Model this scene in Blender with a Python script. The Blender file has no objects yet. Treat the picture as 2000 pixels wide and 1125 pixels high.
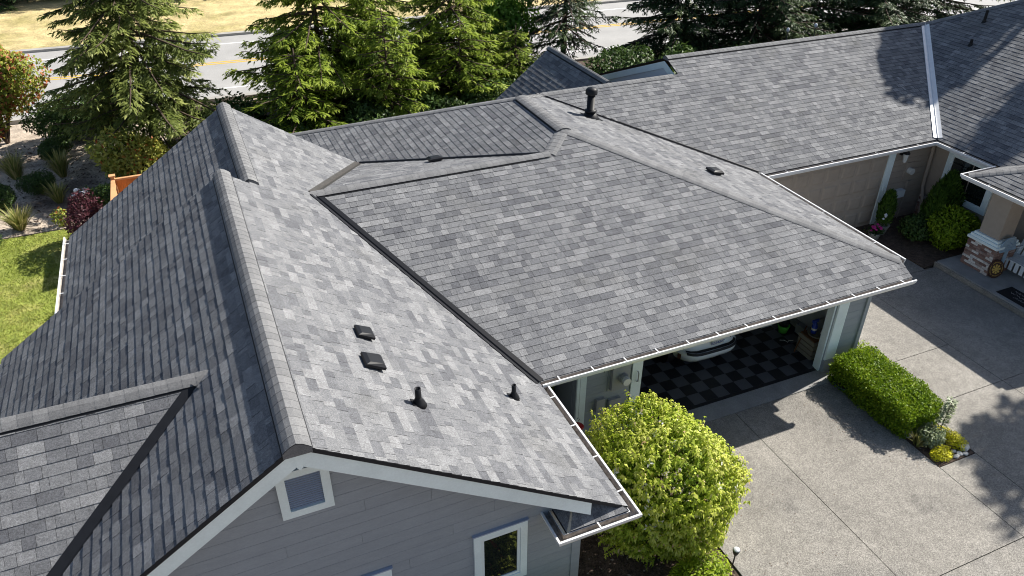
import bpy, math, random
import numpy as np
from mathutils import Vector as V3, Matrix, Euler

# ------------------------------------------------------------------ camera, sky, sun, exposure
sc = bpy.context.scene
COL = sc.collection
R = random.Random(7)
NR = np.random.default_rng(11)

YAW, PITCH, ROLL = math.radians(23.5236), math.radians(32.907), math.radians(0.286)
FPX = 1503.7
CAM = V3((0.0, 0.0, 10.9))
_F = V3((math.sin(YAW)*math.cos(PITCH), math.cos(YAW)*math.cos(PITCH), -math.sin(PITCH)))
_r = V3((math.cos(YAW), -math.sin(YAW), 0)); _u = _r.cross(_F)
_R = _r*math.cos(ROLL)+_u*math.sin(ROLL); _U = -_r*math.sin(ROLL)+_u*math.cos(ROLL)
cd = bpy.data.cameras.new('camera'); cam = bpy.data.objects.new('camera', cd); COL.objects.link(cam)
cam.matrix_world = Matrix(((_R.x,_U.x,-_F.x,CAM.x),(_R.y,_U.y,-_F.y,CAM.y),(_R.z,_U.z,-_F.z,CAM.z),(0,0,0,1)))
cd.sensor_width = 36; cd.lens = 36*FPX/2000; cd.clip_end = 2000; cd.clip_start = .05
sc.camera = cam

SUN_EL, SUN_AZ = math.radians(40.3), math.radians(9.5)       # azimuth counted from +X towards +Y
w = bpy.data.worlds.new('World'); sc.world = w; w.use_nodes = True
nt = w.node_tree; bg = nt.nodes['Background']; sk = nt.nodes.new('ShaderNodeTexSky')
sk.sky_type = 'NISHITA'; sk.sun_disc = False; sk.sun_elevation = SUN_EL; sk.sun_rotation = math.pi/2-SUN_AZ
nt.links.new(sk.outputs[0], bg.inputs[0]); bg.inputs[1].default_value = 0.068
sk.dust_density = 1.2; sk.ozone_density = 1.0
sl = bpy.data.lights.new('sun', 'SUN'); sl.energy = 5.0; sl.angle = math.radians(.55); sl.color = (1, .95, .87)
so = bpy.data.objects.new('sun', sl); COL.objects.link(so)
sd = V3((math.cos(SUN_EL)*math.cos(SUN_AZ), math.cos(SUN_EL)*math.sin(SUN_AZ), math.sin(SUN_EL)))
so.rotation_euler = sd.to_track_quat('Z', 'Y').to_euler(); so.location = (60, 10, 50)
sc.view_settings.view_transform = 'Standard'; sc.view_settings.look = 'None'
sc.view_settings.exposure = 0.8; sc.view_settings.gamma = 1; sc.view_settings.use_curve_mapping = False
sc.render.engine = 'CYCLES'; sc.cycles.filter_width = 1.05

# ------------------------------------------------------------------ materials
def mat(name, col, rough=.7, cells=None, spots=0, var=.0, vscale=8, fine=0., fscale=120, bump=0., bscale=60, spec=.3, metal=0., attr=None, stretch=None, trans=0., col2=None, c2scale=1.5, c2lo=.45, c2hi=.6):
    m = bpy.data.materials.new(name); m.use_nodes = True
    t = m.node_tree; N = t.nodes; L = t.links; b = N['Principled BSDF']
    b.inputs['Roughness'].default_value = rough; b.inputs['Metallic'].default_value = metal
    if 'Specular IOR Level' in b.inputs: b.inputs['Specular IOR Level'].default_value = spec
    tc = N.new('ShaderNodeTexCoord'); src = tc.outputs['Object']
    geo = N.new('ShaderNodeNewGeometry'); src = geo.outputs['Position']
    if stretch:
        mp = N.new('ShaderNodeMapping'); mp.inputs['Scale'].default_value = stretch; L.new(src, mp.inputs[0]); src = mp.outputs[0]
    if attr:                                    # colour ramp over the piece's own tone
        a = N.new('ShaderNodeAttribute'); a.attribute_name = 'tone'
        r = N.new('ShaderNodeValToRGB'); e = r.color_ramp.elements
        e[0].position, e[0].color = attr[0][0], (*attr[0][1], 1); e[1].position, e[1].color = attr[-1][0], (*attr[-1][1], 1)
        for p, c in attr[1:-1]:
            x = e.new(p); x.color = (*c, 1)
        L.new(a.outputs['Fac'], r.inputs[0]); cur = r.outputs[0]
    else:
        g = N.new('ShaderNodeRGB'); g.outputs[0].default_value = (*col, 1); cur = g.outputs[0]
    if col2:
        n = N.new('ShaderNodeTexNoise'); n.inputs['Scale'].default_value = c2scale; n.inputs['Detail'].default_value = 6; L.new(src, n.inputs['Vector'])
        mr = N.new('ShaderNodeMapRange'); mr.inputs[1].default_value = c2lo; mr.inputs[2].default_value = c2hi; L.new(n.outputs['Fac'], mr.inputs[0])
        mx = N.new('ShaderNodeMix'); mx.data_type = 'RGBA'; L.new(mr.outputs[0], mx.inputs[0]); L.new(cur, mx.inputs[6]); mx.inputs[7].default_value = (*col2, 1); cur = mx.outputs[2]
    def mul(cur, amount, scale, detail=4):
        n = N.new('ShaderNodeTexNoise'); n.inputs['Scale'].default_value = scale; n.inputs['Detail'].default_value = detail; L.new(src, n.inputs['Vector'])
        mr = N.new('ShaderNodeMapRange'); mr.inputs[1].default_value = .3; mr.inputs[2].default_value = .7; mr.inputs[3].default_value = 1-amount; mr.inputs[4].default_value = 1+amount; mr.clamp = True; L.new(n.outputs['Fac'], mr.inputs[0])
        mx = N.new('ShaderNodeMix'); mx.data_type = 'RGBA'; mx.blend_type = 'MULTIPLY'; mx.inputs[0].default_value = 1; L.new(cur, mx.inputs[6]); L.new(mr.outputs[0], mx.inputs[7]); return mx.outputs[2]
    if var: cur = mul(cur, var, vscale)
    if fine: cur = mul(cur, fine, fscale, 2)
    if spots:
        for scl, lo, hi in ((1.1,.60,.74),(5.5,.70,.76)):
            n = N.new('ShaderNodeTexNoise'); n.inputs['Scale'].default_value = scl; n.inputs['Detail'].default_value = 7; n.inputs['Roughness'].default_value = .62; L.new(src, n.inputs['Vector'])
            mr = N.new('ShaderNodeMapRange'); mr.inputs[1].default_value = lo; mr.inputs[2].default_value = hi; mr.inputs[3].default_value = 1; mr.inputs[4].default_value = 1-spots; L.new(n.outputs['Fac'], mr.inputs[0])
            mx = N.new('ShaderNodeMix'); mx.data_type = 'RGBA'; mx.blend_type = 'MULTIPLY'; mx.inputs[0].default_value = 1; L.new(cur, mx.inputs[6]); L.new(mr.outputs[0], mx.inputs[7]); cur = mx.outputs[2]
    if cells:
        for scl, amt in cells:
            n = N.new('ShaderNodeTexVoronoi'); n.inputs['Scale'].default_value = scl; L.new(src, n.inputs['Vector']); sp = N.new('ShaderNodeSeparateColor'); L.new(n.outputs['Color'], sp.inputs[0])
            mr = N.new('ShaderNodeMapRange'); mr.inputs[3].default_value = 1-amt; mr.inputs[4].default_value = 1+amt; L.new(sp.outputs[0], mr.inputs[0])
            mx = N.new('ShaderNodeMix'); mx.data_type = 'RGBA'; mx.blend_type = 'MULTIPLY'; mx.inputs[0].default_value = 1; L.new(cur, mx.inputs[6]); L.new(mr.outputs[0], mx.inputs[7]); cur = mx.outputs[2]
    L.new(cur, b.inputs['Base Color'])
    if bump:
        n = N.new('ShaderNodeTexNoise'); n.inputs['Scale'].default_value = bscale; n.inputs['Detail'].default_value = 3; L.new(src, n.inputs['Vector'])
        bp = N.new('ShaderNodeBump'); bp.inputs['Strength'].default_value = bump; bp.inputs['Distance'].default_value = .01; L.new(n.outputs['Fac'], bp.inputs['Height']); L.new(bp.outputs[0], b.inputs['Normal'])
    if trans:
        tr = N.new('ShaderNodeBsdfTranslucent'); L.new(cur, tr.inputs[0]); ms = N.new('ShaderNodeMixShader'); ms.inputs[0].default_value = trans
        L.new(b.outputs[0], ms.inputs[1]); L.new(tr.outputs[0], ms.inputs[2]); L.new(ms.outputs[0], N['Material Output'].inputs[0])
    return m

def leafmat(name, ramp, trans=.3, rough=.5): return mat(name, (0,0,0), rough=rough, attr=ramp, trans=trans, spec=.25)

M = {}
SH = [(0, (.028,.029,.032)), (.09, (.03,.031,.034)), (.1, (.096,.099,.110)), (.4, (.143,.147,.157)), (.66, (.178,.182,.190)), (1, (.236,.239,.246))]
M['shingle'] = mat('shingle', (0,0,0), rough=.92, attr=SH, var=.10, vscale=7, col2=(.125,.125,.122), c2scale=.9, c2lo=.56, c2hi=.95, cells=((130,.26),(60,.13)), fine=.1, fscale=40, bump=.5, bscale=140, spec=.2)
M['cap'] = mat('ridge_shingle', (0,0,0), rough=.92, attr=[(0,(.03,.031,.034)),(.09,(.03,.031,.034)),(.1,(.15,.152,.157)),(1,(.20,.202,.206))], var=.08, cells=((150,.16),(70,.10)), bump=.5, bscale=140, spec=.2)
M['deck'] = mat('roof_deck', (.02,.021,.024), rough=.8)
M['black_metal'] = mat('black_metal', (.010,.011,.014), rough=.5, var=.15, spec=.25)
M['brown_metal'] = mat('brown_metal', (.055,.051,.047), rough=.5, var=.2)
M['white_metal'] = mat('white_metal', (.74,.75,.76), rough=.4, var=.06, spec=.5)
M['white'] = mat('white_paint', (.76,.86,.87), rough=.5, var=.05, vscale=3, fine=.03, fscale=40)
M['dirt'] = mat('gutter_dirt', (.36,.33,.30), rough=.9, var=.35, vscale=14)
M['siding'] = mat('grey_siding', (0,0,0), attr=[(0,(.285,.315,.350)),(1,(.302,.333,.369))], rough=.62, var=.05, vscale=2.5, fine=.06, fscale=30, stretch=(1,1,5))
M['tan'] = mat('taupe_siding', (0,0,0), attr=[(0,(.325,.278,.235)),(1,(.34,.29,.247))], rough=.7, var=.06, vscale=2.5, fine=.06, fscale=30, stretch=(1,1,5))
M['tan_stucco'] = mat('taupe_board', (.37,.31,.255), rough=.7, var=.05)
M['glass'] = mat('window_glass', (.012,.016,.016), rough=.03, spec=1.0)
M['louvre'] = mat('louvre', (.34,.39,.50), rough=.6)
M['vinyl'] = mat('vinyl_frame', (.76,.84,.85), rough=.35)
M['concrete'] = mat('exposed_aggregate', (.236,.222,.198), rough=.85, spots=.26, var=.13, vscale=.8, cells=((75,.40),(120,.28)), fine=.10, fscale=5, bump=.15, bscale=80, col2=(.175,.168,.157), c2scale=.55, c2lo=.5, c2hi=.8)
M['smooth_concrete'] = mat('smooth_concrete', (.27,.27,.265), rough=.85, var=.15, vscale=3, fine=.15, fscale=60)
M['wallin'] = mat('garage_drywall', (.45,.46,.48), rough=.8, var=.05)
M['tile_dark'] = mat('black_floor_tile', (.02,.02,.022), rough=.5, fine=.1)
M['tile_grey'] = mat('grey_floor_tile', (.10,.102,.108), rough=.5, fine=.1)
M['mulch'] = mat('bark_mulch', (.085,.06,.045), rough=.95, var=.45, vscale=9, fine=.5, fscale=45, bump=.9, bscale=30)
M['soil'] = mat('dry_soil', (.46,.385,.31), rough=.95, var=.25, vscale=2.2, fine=.4, fscale=25, bump=.8, bscale=14, col2=(.15,.115,.09), c2scale=.38, c2lo=.5, c2hi=.64)
M['lawn'] = mat('lawn', (.22,.26,.05), rough=.9, var=.35, vscale=3.5, fine=.5, fscale=38, bump=.8, bscale=40, col2=(.38,.35,.12), c2scale=1.1, c2lo=.5, c2hi=.72)
M['dry'] = mat('dry_grass', (.52,.42,.21), rough=.95, var=.25, vscale=1.3, fine=.4, fscale=18, bump=.8, bscale=15, col2=(.24,.22,.07), c2scale=.35, c2lo=.5, c2hi=.7)
M['asphalt'] = mat('asphalt', (.36,.355,.345), rough=.85, var=.08, vscale=.8, fine=.16, fscale=40)
M['paintw'] = mat('white_line', (.72,.72,.70), rough=.7, var=.12, vscale=5)
M['painty'] = mat('yellow_line', (.65,.40,.05), rough=.7, var=.12, vscale=5)
M['kerb'] = mat('kerb_concrete', (.36,.345,.32), rough=.85, var=.15, vscale=2)
M['bark'] = mat('bark', (.085,.06,.045), rough=.9, var=.35, vscale=6, bump=.8, bscale=18, stretch=(1,1,.25))
M['cedar'] = mat('cedar_boards', (.50,.19,.055), rough=.6, var=.2, vscale=3, fine=.12, fscale=30, stretch=(1,1,.2))
M['cedar_light'] = mat('cedar_post', (.62,.33,.16), rough=.6, var=.15, vscale=3)
M['carwhite'] = mat('car_paint', (.72,.76,.76), rough=.18, spec=.6)
M['rubber'] = mat('black_plastic', (.014,.014,.016), rough=.55)
M['red'] = mat('red_plastic', (.42,.02,.02), rough=.35)
M['blue'] = mat('blue_plastic', (.03,.07,.40), rough=.3)
M['green'] = mat('green_plastic', (.10,.42,.05), rough=.4)
M['greenpot'] = mat('green_bowl', (.05,.14,.10), rough=.4)
M['whiteplastic'] = mat('white_plastic', (.68,.68,.62), rough=.4)
M['cream'] = mat('cream_box', (.24,.22,.17), rough=.7)
M['card'] = mat('brown_board', (.16,.075,.03), rough=.8, var=.2)
M['greybox'] = mat('grey_box', (.30,.31,.32), rough=.5)
M['dial'] = mat('meter_glass', (.62,.63,.62), rough=.15, spec=.6)
M['ink'] = mat('blue_print', (.02,.05,.30), rough=.6)
M['orange'] = mat('orange_print', (.45,.14,.04), rough=.6)
M['brick'] = mat('brick', (0,0,0), rough=.9, attr=[(0,(.16,.09,.075)),(.45,(.26,.16,.13)),(.7,(.36,.28,.25)),(1,(.66,.62,.58))], var=.2, vscale=20)
M['mortar'] = mat('mortar', (.30,.28,.26), rough=.95)
M['bench'] = mat('bench_paint', (.62,.66,.70), rough=.5)
M['bluesign'] = mat('blue_grey_board', (.27,.36,.44), rough=.6, var=.12)
M['signbrown'] = mat('dark_brown_board', (.055,.022,.014), rough=.5)
M['gold'] = mat('gold_paint', (.55,.36,.08), rough=.5)
M['matblack'] = mat('black_mat', (.012,.012,.015), rough=.95)
M['matwhite'] = mat('white_print', (.5,.5,.5), rough=.8)
M['stonew'] = mat('pale_stone', (.50,.49,.46), rough=.9, var=.2, vscale=10)
M['lampmetal'] = mat('dark_lamp_metal', (.04,.042,.045), rough=.4)
M['silver'] = mat('silver_lens', (.62,.64,.66), rough=.2, spec=.6)
M['petalw'] = mat('white_petals', (.66,.68,.72), rough=.7)
M['petalp'] = mat('pink_petals', (.50,.03,.22), rough=.7)
M['potbeige'] = mat('beige_pot', (.34,.32,.28), rough=.7)
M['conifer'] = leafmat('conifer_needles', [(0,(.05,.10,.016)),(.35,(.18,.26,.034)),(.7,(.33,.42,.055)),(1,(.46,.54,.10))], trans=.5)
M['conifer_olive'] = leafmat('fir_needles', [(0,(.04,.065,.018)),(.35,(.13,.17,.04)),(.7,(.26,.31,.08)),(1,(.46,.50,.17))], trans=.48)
M['spruce'] = leafmat('shade_dark_needles', [(0,(.016,.036,.016)),(.5,(.045,.082,.03)),(1,(.10,.15,.05))], trans=.22)  # needle colour darkened to carry the shade lying on the dark row
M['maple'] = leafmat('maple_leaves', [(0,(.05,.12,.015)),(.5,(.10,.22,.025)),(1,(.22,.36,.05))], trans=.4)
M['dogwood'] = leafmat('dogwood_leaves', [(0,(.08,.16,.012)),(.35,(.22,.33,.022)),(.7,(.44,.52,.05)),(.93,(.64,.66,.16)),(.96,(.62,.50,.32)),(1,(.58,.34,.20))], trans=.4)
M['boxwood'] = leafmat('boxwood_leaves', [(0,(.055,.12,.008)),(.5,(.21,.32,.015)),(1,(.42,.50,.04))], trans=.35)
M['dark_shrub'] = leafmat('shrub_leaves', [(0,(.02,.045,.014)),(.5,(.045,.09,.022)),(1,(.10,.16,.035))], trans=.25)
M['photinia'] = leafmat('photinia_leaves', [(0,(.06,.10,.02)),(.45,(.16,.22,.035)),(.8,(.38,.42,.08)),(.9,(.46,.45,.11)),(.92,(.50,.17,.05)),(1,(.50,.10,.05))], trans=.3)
M['maple_red'] = leafmat('turning_leaves', [(0,(.07,.12,.015)),(.5,(.20,.27,.035)),(.80,(.40,.42,.08)),(.84,(.50,.24,.09)),(1,(.50,.12,.08))], trans=.35)
M['barberry'] = leafmat('purple_leaves', [(0,(.03,.010,.014)),(.6,(.075,.022,.032)),(1,(.16,.055,.065))], trans=.2)
M['straw'] = leafmat('grass_blades', [(0,(.14,.18,.04)),(.5,(.32,.32,.09)),(1,(.58,.48,.22))], trans=.3)
M['greygreen'] = leafmat('grey_green_leaves', [(0,(.09,.13,.06)),(.5,(.22,.27,.13)),(1,(.48,.52,.38))], trans=.25)
M['sedum'] = leafmat('yellow_sedum', [(0,(.34,.36,.02)),(.5,(.70,.66,.02)),(1,(.82,.76,.06))], trans=.2)
M['arbor'] = leafmat('arborvitae_sprays', [(0,(.03,.07,.012)),(.5,(.07,.14,.02)),(1,(.15,.24,.03))], trans=.25)
M['grassblade'] = leafmat('lawn_blades', [(0,(.16,.22,.03)),(.5,(.30,.35,.06)),(1,(.46,.44,.14))], trans=.3)
M['chip'] = mat('bark_chips', (0,0,0), rough=.95, attr=[(0,(.045,.03,.022)),(.7,(.13,.09,.065)),(1,(.34,.29,.24))])

# ------------------------------------------------------------------ object helpers
W = {}
def tag(o, label=None, cat=None, group=None, kind=None):
    if label: o['label'] = label
    if cat: o['category'] = cat
    if group: o['group'] = group
    if kind: o['kind'] = kind
    return o
def thing(name, loc, label, cat, group=None):
    o = bpy.data.objects.new(name, None); o.location = loc; o.empty_display_size = .2; COL.objects.link(o)
    W[o.name] = V3(loc); return tag(o, label, cat, group)
def place(name, me, c, parent):
    o = bpy.data.objects.new(name, me); COL.objects.link(o); W[o.name] = V3(c)
    if parent is not None: o.parent = parent; o.location = V3(c)-W[parent.name]
    else: o.location = c
    return o
def settone(me, tone):
    a = me.attributes.new('tone', 'FLOAT', 'FACE'); a.data.foreach_set('value', np.asarray(tone, dtype=np.float32))

class MB:
    """collects faces in world coordinates; build() links them as one mesh object"""
    def __init__(s, T=None): s.v=[]; s.f=[]; s.mi=[]; s.t=[]; s.T=T
    def add(s, vs, fs, mi=0, tone=.5):
        o = len(s.v)
        for p in vs: s.v.append(s.T @ V3(p) if s.T else V3(p))
        for f in fs: s.f.append([i+o for i in f]); s.mi.append(mi); s.t.append(tone)
        return s
    def box(s, c, d, mi=0, rot=None, tone=.5):
        x,y,z = d[0]/2,d[1]/2,d[2]/2
        P = [V3((a,b,e)) for a in(-x,x) for b in(-y,y) for e in(-z,z)]
        if rot is not None: P = [rot @ p for p in P]
        return s.add([p+V3(c) for p in P], [(0,1,3,2),(4,6,7,5),(0,4,5,1),(2,3,7,6),(0,2,6,4),(1,5,7,3)], mi, tone)
    def b2(s, a, b, mi=0): return s.box([(a[i]+b[i])/2 for i in range(3)], [abs(b[i]-a[i]) for i in range(3)], mi)
    def prism(s, poly, d, mi=0, tone=.5):
        n = len(poly); P = [V3(p) for p in poly]; d = V3(d)
        return s.add(P+[p+d for p in P], [tuple(range(n)), tuple(range(2*n-1, n-1, -1))]+[(i, i+n, (i+1)%n+n, (i+1)%n) for i in range(n)], mi, tone)
    def tube(s, pts, rad, n=8, mi=0, cap=True):
        pts = [V3(p) for p in pts]; rad = rad if isinstance(rad,(list,tuple)) else [rad]*len(pts); vs=[]; fs=[]
        for i,p in enumerate(pts):
            d = (pts[min(i+1,len(pts)-1)]-pts[max(i-1,0)]).normalized(); a = d.orthogonal().normalized() if abs(d.z)<.95 else V3((1,0,0))
            a = (a-d*a.dot(d)).normalized(); b = d.cross(a)
            for k in range(n):
                t = 2*math.pi*k/n; vs.append(p+(a*math.cos(t)+b*math.sin(t))*rad[i])
        for i in range(len(pts)-1):
            for k in range(n): fs.append((i*n+k, i*n+(k+1)%n, (i+1)*n+(k+1)%n, (i+1)*n+k))
        if cap: fs += [tuple(range(n))[::-1], tuple((len(pts)-1)*n+k for k in range(n))]
        return s.add(vs, fs, mi)
    def lathe(s, prof, c, n=16, mi=0, sq=None):
        vs=[]; fs=[]; c=V3(c)
        for r,z in prof:
            for k in range(n):
                t=2*math.pi*k/n; x,y=math.cos(t)*r,math.sin(t)*r
                if sq: x*=sq[0]; y*=sq[1]
                vs.append(c+V3((x,y,z)))
        for i in range(len(prof)-1):
            for k in range(n): fs.append((i*n+k, i*n+(k+1)%n, (i+1)*n+(k+1)%n, (i+1)*n+k))
        if prof[0][0]>1e-4: fs.append(tuple(range(n))[::-1])
        if prof[-1][0]>1e-4: fs.append(tuple((len(prof)-1)*n+k for k in range(n)))
        return s.add(vs, fs, mi)
    def build(s, name, mats, parent=None, origin=None, smooth=False, tone=False):
        A = np.array([tuple(p) for p in s.v]); lo, hi = A.min(0), A.max(0)
        c = V3(origin) if origin is not None else V3(((lo[0]+hi[0])/2, (lo[1]+hi[1])/2, lo[2]))
        me = bpy.data.meshes.new(name); me.from_pydata([tuple(p-c) for p in s.v], [], s.f)
        for m in (mats if isinstance(mats,(list,tuple)) else [mats]): me.materials.append(M[m])
        me.polygons.foreach_set('material_index', s.mi)
        if smooth: me.polygons.foreach_set('use_smooth', [True]*len(s.f))
        if tone or (mats if isinstance(mats,str) else mats[0]) in ('siding','tan'): settone(me, s.t)
        me.update(); return place(name, me, c, parent)

def quads(name, Q, tone, m, parent, origin):
    """Q: (N,4,3) array of leaf quads in world coordinates"""
    n = len(Q); me = bpy.data.meshes.new(name); me.vertices.add(4*n); me.loops.add(4*n); me.polygons.add(n)
    me.vertices.foreach_set('co', (Q-np.array(origin)).astype(np.float32).ravel())
    me.loops.foreach_set('vertex_index', np.arange(4*n, dtype=np.int32))
    me.polygons.foreach_set('loop_start', np.arange(0, 4*n, 4, dtype=np.int32))
    me.polygons.foreach_set('loop_total', np.full(n, 4, dtype=np.int32))
    me.materials.append(M[m]); settone(me, np.clip(tone, 0, 1)); me.update(calc_edges=True)
    return place(name, me, origin, parent)

def nrm(a): return a/np.maximum(np.linalg.norm(a, axis=-1, keepdims=True), 1e-9)
def leaf_quads(P, D, Nn, ln, wd, droop=.15, fold=.2):
    """leaf from base P along D with surface normal Nn"""
    D = nrm(D); S = nrm(np.cross(D, Nn)); Nn = nrm(np.cross(S, D)); ln = ln[:,None]; wd = wd[:,None]
    mid = P+D*ln*.45; a = P; tip = P+D*ln-Nn*ln*droop
    return np.stack([a, mid+S*wd*.5+Nn*wd*fold, tip, mid-S*wd*.5+Nn*wd*fold], axis=1)

def project(p):
    d = V3(p)-CAM; z = d.dot(_F)
    return (1000+FPX*d.dot(_R)/z, 562.5-FPX*d.dot(_U)/z, z) if z > .1 else (-9999,-9999,1)

# ------------------------------------------------------------------ roofing helpers
def clip_rect(poly, u0, u1, v0, v1):
    for ax, lim, sg in ((0,u0,1),(0,u1,-1),(1,v0,1),(1,v1,-1)):
        out = []; n = len(poly)
        if n == 0: return []
        for i in range(n):
            a, b = poly[i], poly[(i+1)%n]; da, db = (a[ax]-lim)*sg, (b[ax]-lim)*sg
            if da >= 0: out.append(a)
            if (da >= 0) != (db >= 0):
                t = da/(da-db); out.append((a[0]+(b[0]-a[0])*t, a[1]+(b[1]-a[1])*t))
        poly = out
    return poly
def on(n, p): return lambda x, y: V3((x, y, p[2]-(n[0]*(x-p[0])+n[1]*(y-p[1]))/n[2]))
def area2(p): return .5*sum(p[i][0]*p[(i+1)%len(p)][1]-p[(i+1)%len(p)][0]*p[i][1] for i in range(len(p)))

EXPO = .146
def shingle_face(poly, n, store, seed, tmin=.006, tmax=.0086):
    rr = random.Random(seed); n = V3(n).normalized(); u = V3((0,0,1)).cross(n).normalized(); v = n.cross(u)
    if v.z < 0: v = -v; u = -u
    o = min((V3(p) for p in poly), key=lambda p: p.z)
    P2 = [((V3(p)-o).dot(u), (V3(p)-o).dot(v)) for p in poly]
    if area2(P2) < 0: P2 = P2[::-1]
    um, uM = min(p[0] for p in P2), max(p[0] for p in P2); vM = max(p[1] for p in P2)
    flip = u.cross(v).dot(n) < 0
    for k in range(int(vM/EXPO)+2):
        v0 = k*EXPO-.03; v1 = v0+EXPO; x = um-rr.uniform(0,.3); base = rr.uniform(-.04,.04); prev = .5; hi = rr.random()<.5
        row = clip_rect(P2, um-1, uM+1, v0, v1)
        if len(row) < 3: continue
        ru0, ru1 = min(p[0] for p in row), max(p[0] for p in row)
        while x < uM:
            wd = rr.choice((.09,.12,.15,.18,.21,.25,.32))*rr.uniform(.85,1.15); x0, x1 = x, x+wd-.0035; x += wd
            if x1 < ru0 or x0 > ru1: continue
            hi = not hi if rr.random() < .8 else hi
            tone = rr.choice((.08,.22,.35,.45,.52,.6,.68,.8,.95)); tone = min(1, max(0, .15*prev+.85*tone+base+rr.uniform(-.05,.05))); prev = tone
            c = clip_rect(P2, x0, x1, v0, v1)
            c = [p for i,p in enumerate(c) if abs(p[0]-c[i-1][0])+abs(p[1]-c[i-1][1]) > 1e-4]
            if len(c) < 3 or abs(area2(c)) < 2e-4: continue
            t = (tmax if hi else tmin)*rr.uniform(.85,1.2); m = len(c)
            top = [o+u*p[0]+v*p[1]+n*(.002+t*(1-max(0,(p[1]-v0))/EXPO)+.0012*(rr.random()-.5)) for p in c]
            bot = [o+u*p[0]+v*p[1]-n*.004 for p in c]
            fs = [tuple(range(m))]+[(i, i+m, (i+1)%m+m, (i+1)%m) for i in range(m)]
            if flip: fs = [f[::-1] for f in fs]
            store.append((top+bot, fs, .1+.9*tone, sum(top, V3())/m, n, abs(area2(c))))

def build_shingles(store, roof, limit=300):
    sc_ = []
    for i, (vs, fs, tone, c, n, a) in enumerate(store):
        x, y, z = project(c); d = CAM-c
        vis = 8 < x < 1992 and 8 < y < 1117
        sc_.append((a*max(0, n.dot(d.normalized()))/d.length_squared if vis else 0, i))
    top = {i for s, i in sorted(sc_, reverse=True)[:limit] if s > 0}
    rest = MB()
    for i, (vs, fs, tone, c, n, a) in enumerate(store):
        if i in top:
            b = MB(); b.add(vs, fs, 0, tone); b.t[1:] = [.05]*(len(fs)-1); b.build('shingle', 'shingle', roof, origin=c, tone=True)
        else: rest.add(vs, fs, 0, tone); rest.t[-(len(fs)-1):] = [.05]*(len(fs)-1)
    o = rest.build('shingles', 'shingle', roof, tone=True); o['kind'] = 'stuff'

CAPS = []
def side(d, n):
    s = V3(d).normalized().cross(V3(n).normalized()); return s if s.z < 0 else -s
def ridge_caps(p0, p1, nl, nr, roof, lift=.035, wd=.18, vent=True, seed=1, step=.15):
    """overlapping cap shingles; the butts face p0"""
    rr = random.Random(seed); p0, p1 = V3(p0), V3(p1); d = (p1-p0).normalized(); L = (p1-p0).length
    a, b = side(d, nl), side(d, nr); up = (V3(nl).normalized()+V3(nr).normalized()).normalized()
    if vent:
        m = MB(); q = wd*1.08
        for s0 in (a, b):
            e0 = p0+s0*q-up*.01; m.prism([e0, e0+up*(lift-.004), p0+up*(lift-.004), p0-up*.01], d*(L-(.3 if abs(d.x) > .9 else .07)))
        m.build('ridge_vent', 'deck', roof)
    n = max(1, int(round(L/step)))
    for k in range(n):
        s = p0+d*(L*k/n-.004); e = p0+d*(L*(k+1)/n+.01)
        def sect(c, h): return [c+a*wd+up*(h-.008), c+a*wd*.8+up*h, c+a*wd*.42+up*(h+.004), c+up*(h-.012), c+b*wd*.42+up*(h+.004), c+b*wd*.8+up*h, c+b*wd+up*(h-.008)]
        T0 = sect(s, lift+.019); T1 = sect(e, lift+.0155); B0 = [x-up*.012 for x in T0]
        m = MB(); tone = rr.uniform(.15,1); K = 7
        m.add(T0+T1+B0, [(i, i+1, K+i+1, K+i) for i in range(K-1)]+[(2*K+i, 2*K+i+1, i+1, i) for i in range(K-1)]+[(0, K, 2*K), (K-1, 3*K-1, 2*K-1)], 0, tone); m.t[K-1:] = [.05]*(len(m.t)-K+1)
        if k == 0: m.add(B0+[s+b*wd-up*.02, s+a*wd-up*.02], [tuple(range(K+2))], 0, .3)
        m.build('ridge_shingle', 'cap', roof, tone=True, smooth=False)

def valley(p0, p1, nl, nr, roof, m='black_metal', wd=.10, lift=.016, rib=.028):
    p0, p1 = V3(p0), V3(p1); d = p1-p0; a, b = -side(d, nl), -side(d, nr)
    up = (V3(nl).normalized()+V3(nr).normalized()).normalized()
    sec = [a*wd-up*.01, a*wd+V3(nl).normalized()*lift, a*.02+up*lift, up*(lift+rib), b*.02+up*lift, b*wd+V3(nr).normalized()*lift, b*wd-up*.01]
    q = MB(); K = len(sec); q.add([p0+s for s in sec]+[p1+s for s in sec], [(i, i+1, K+i+1, K+i) for i in range(K-1)]+[tuple(range(K))[::-1], tuple(range(K, 2*K))])
    return q.build('valley_flashing', m, roof)

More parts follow.
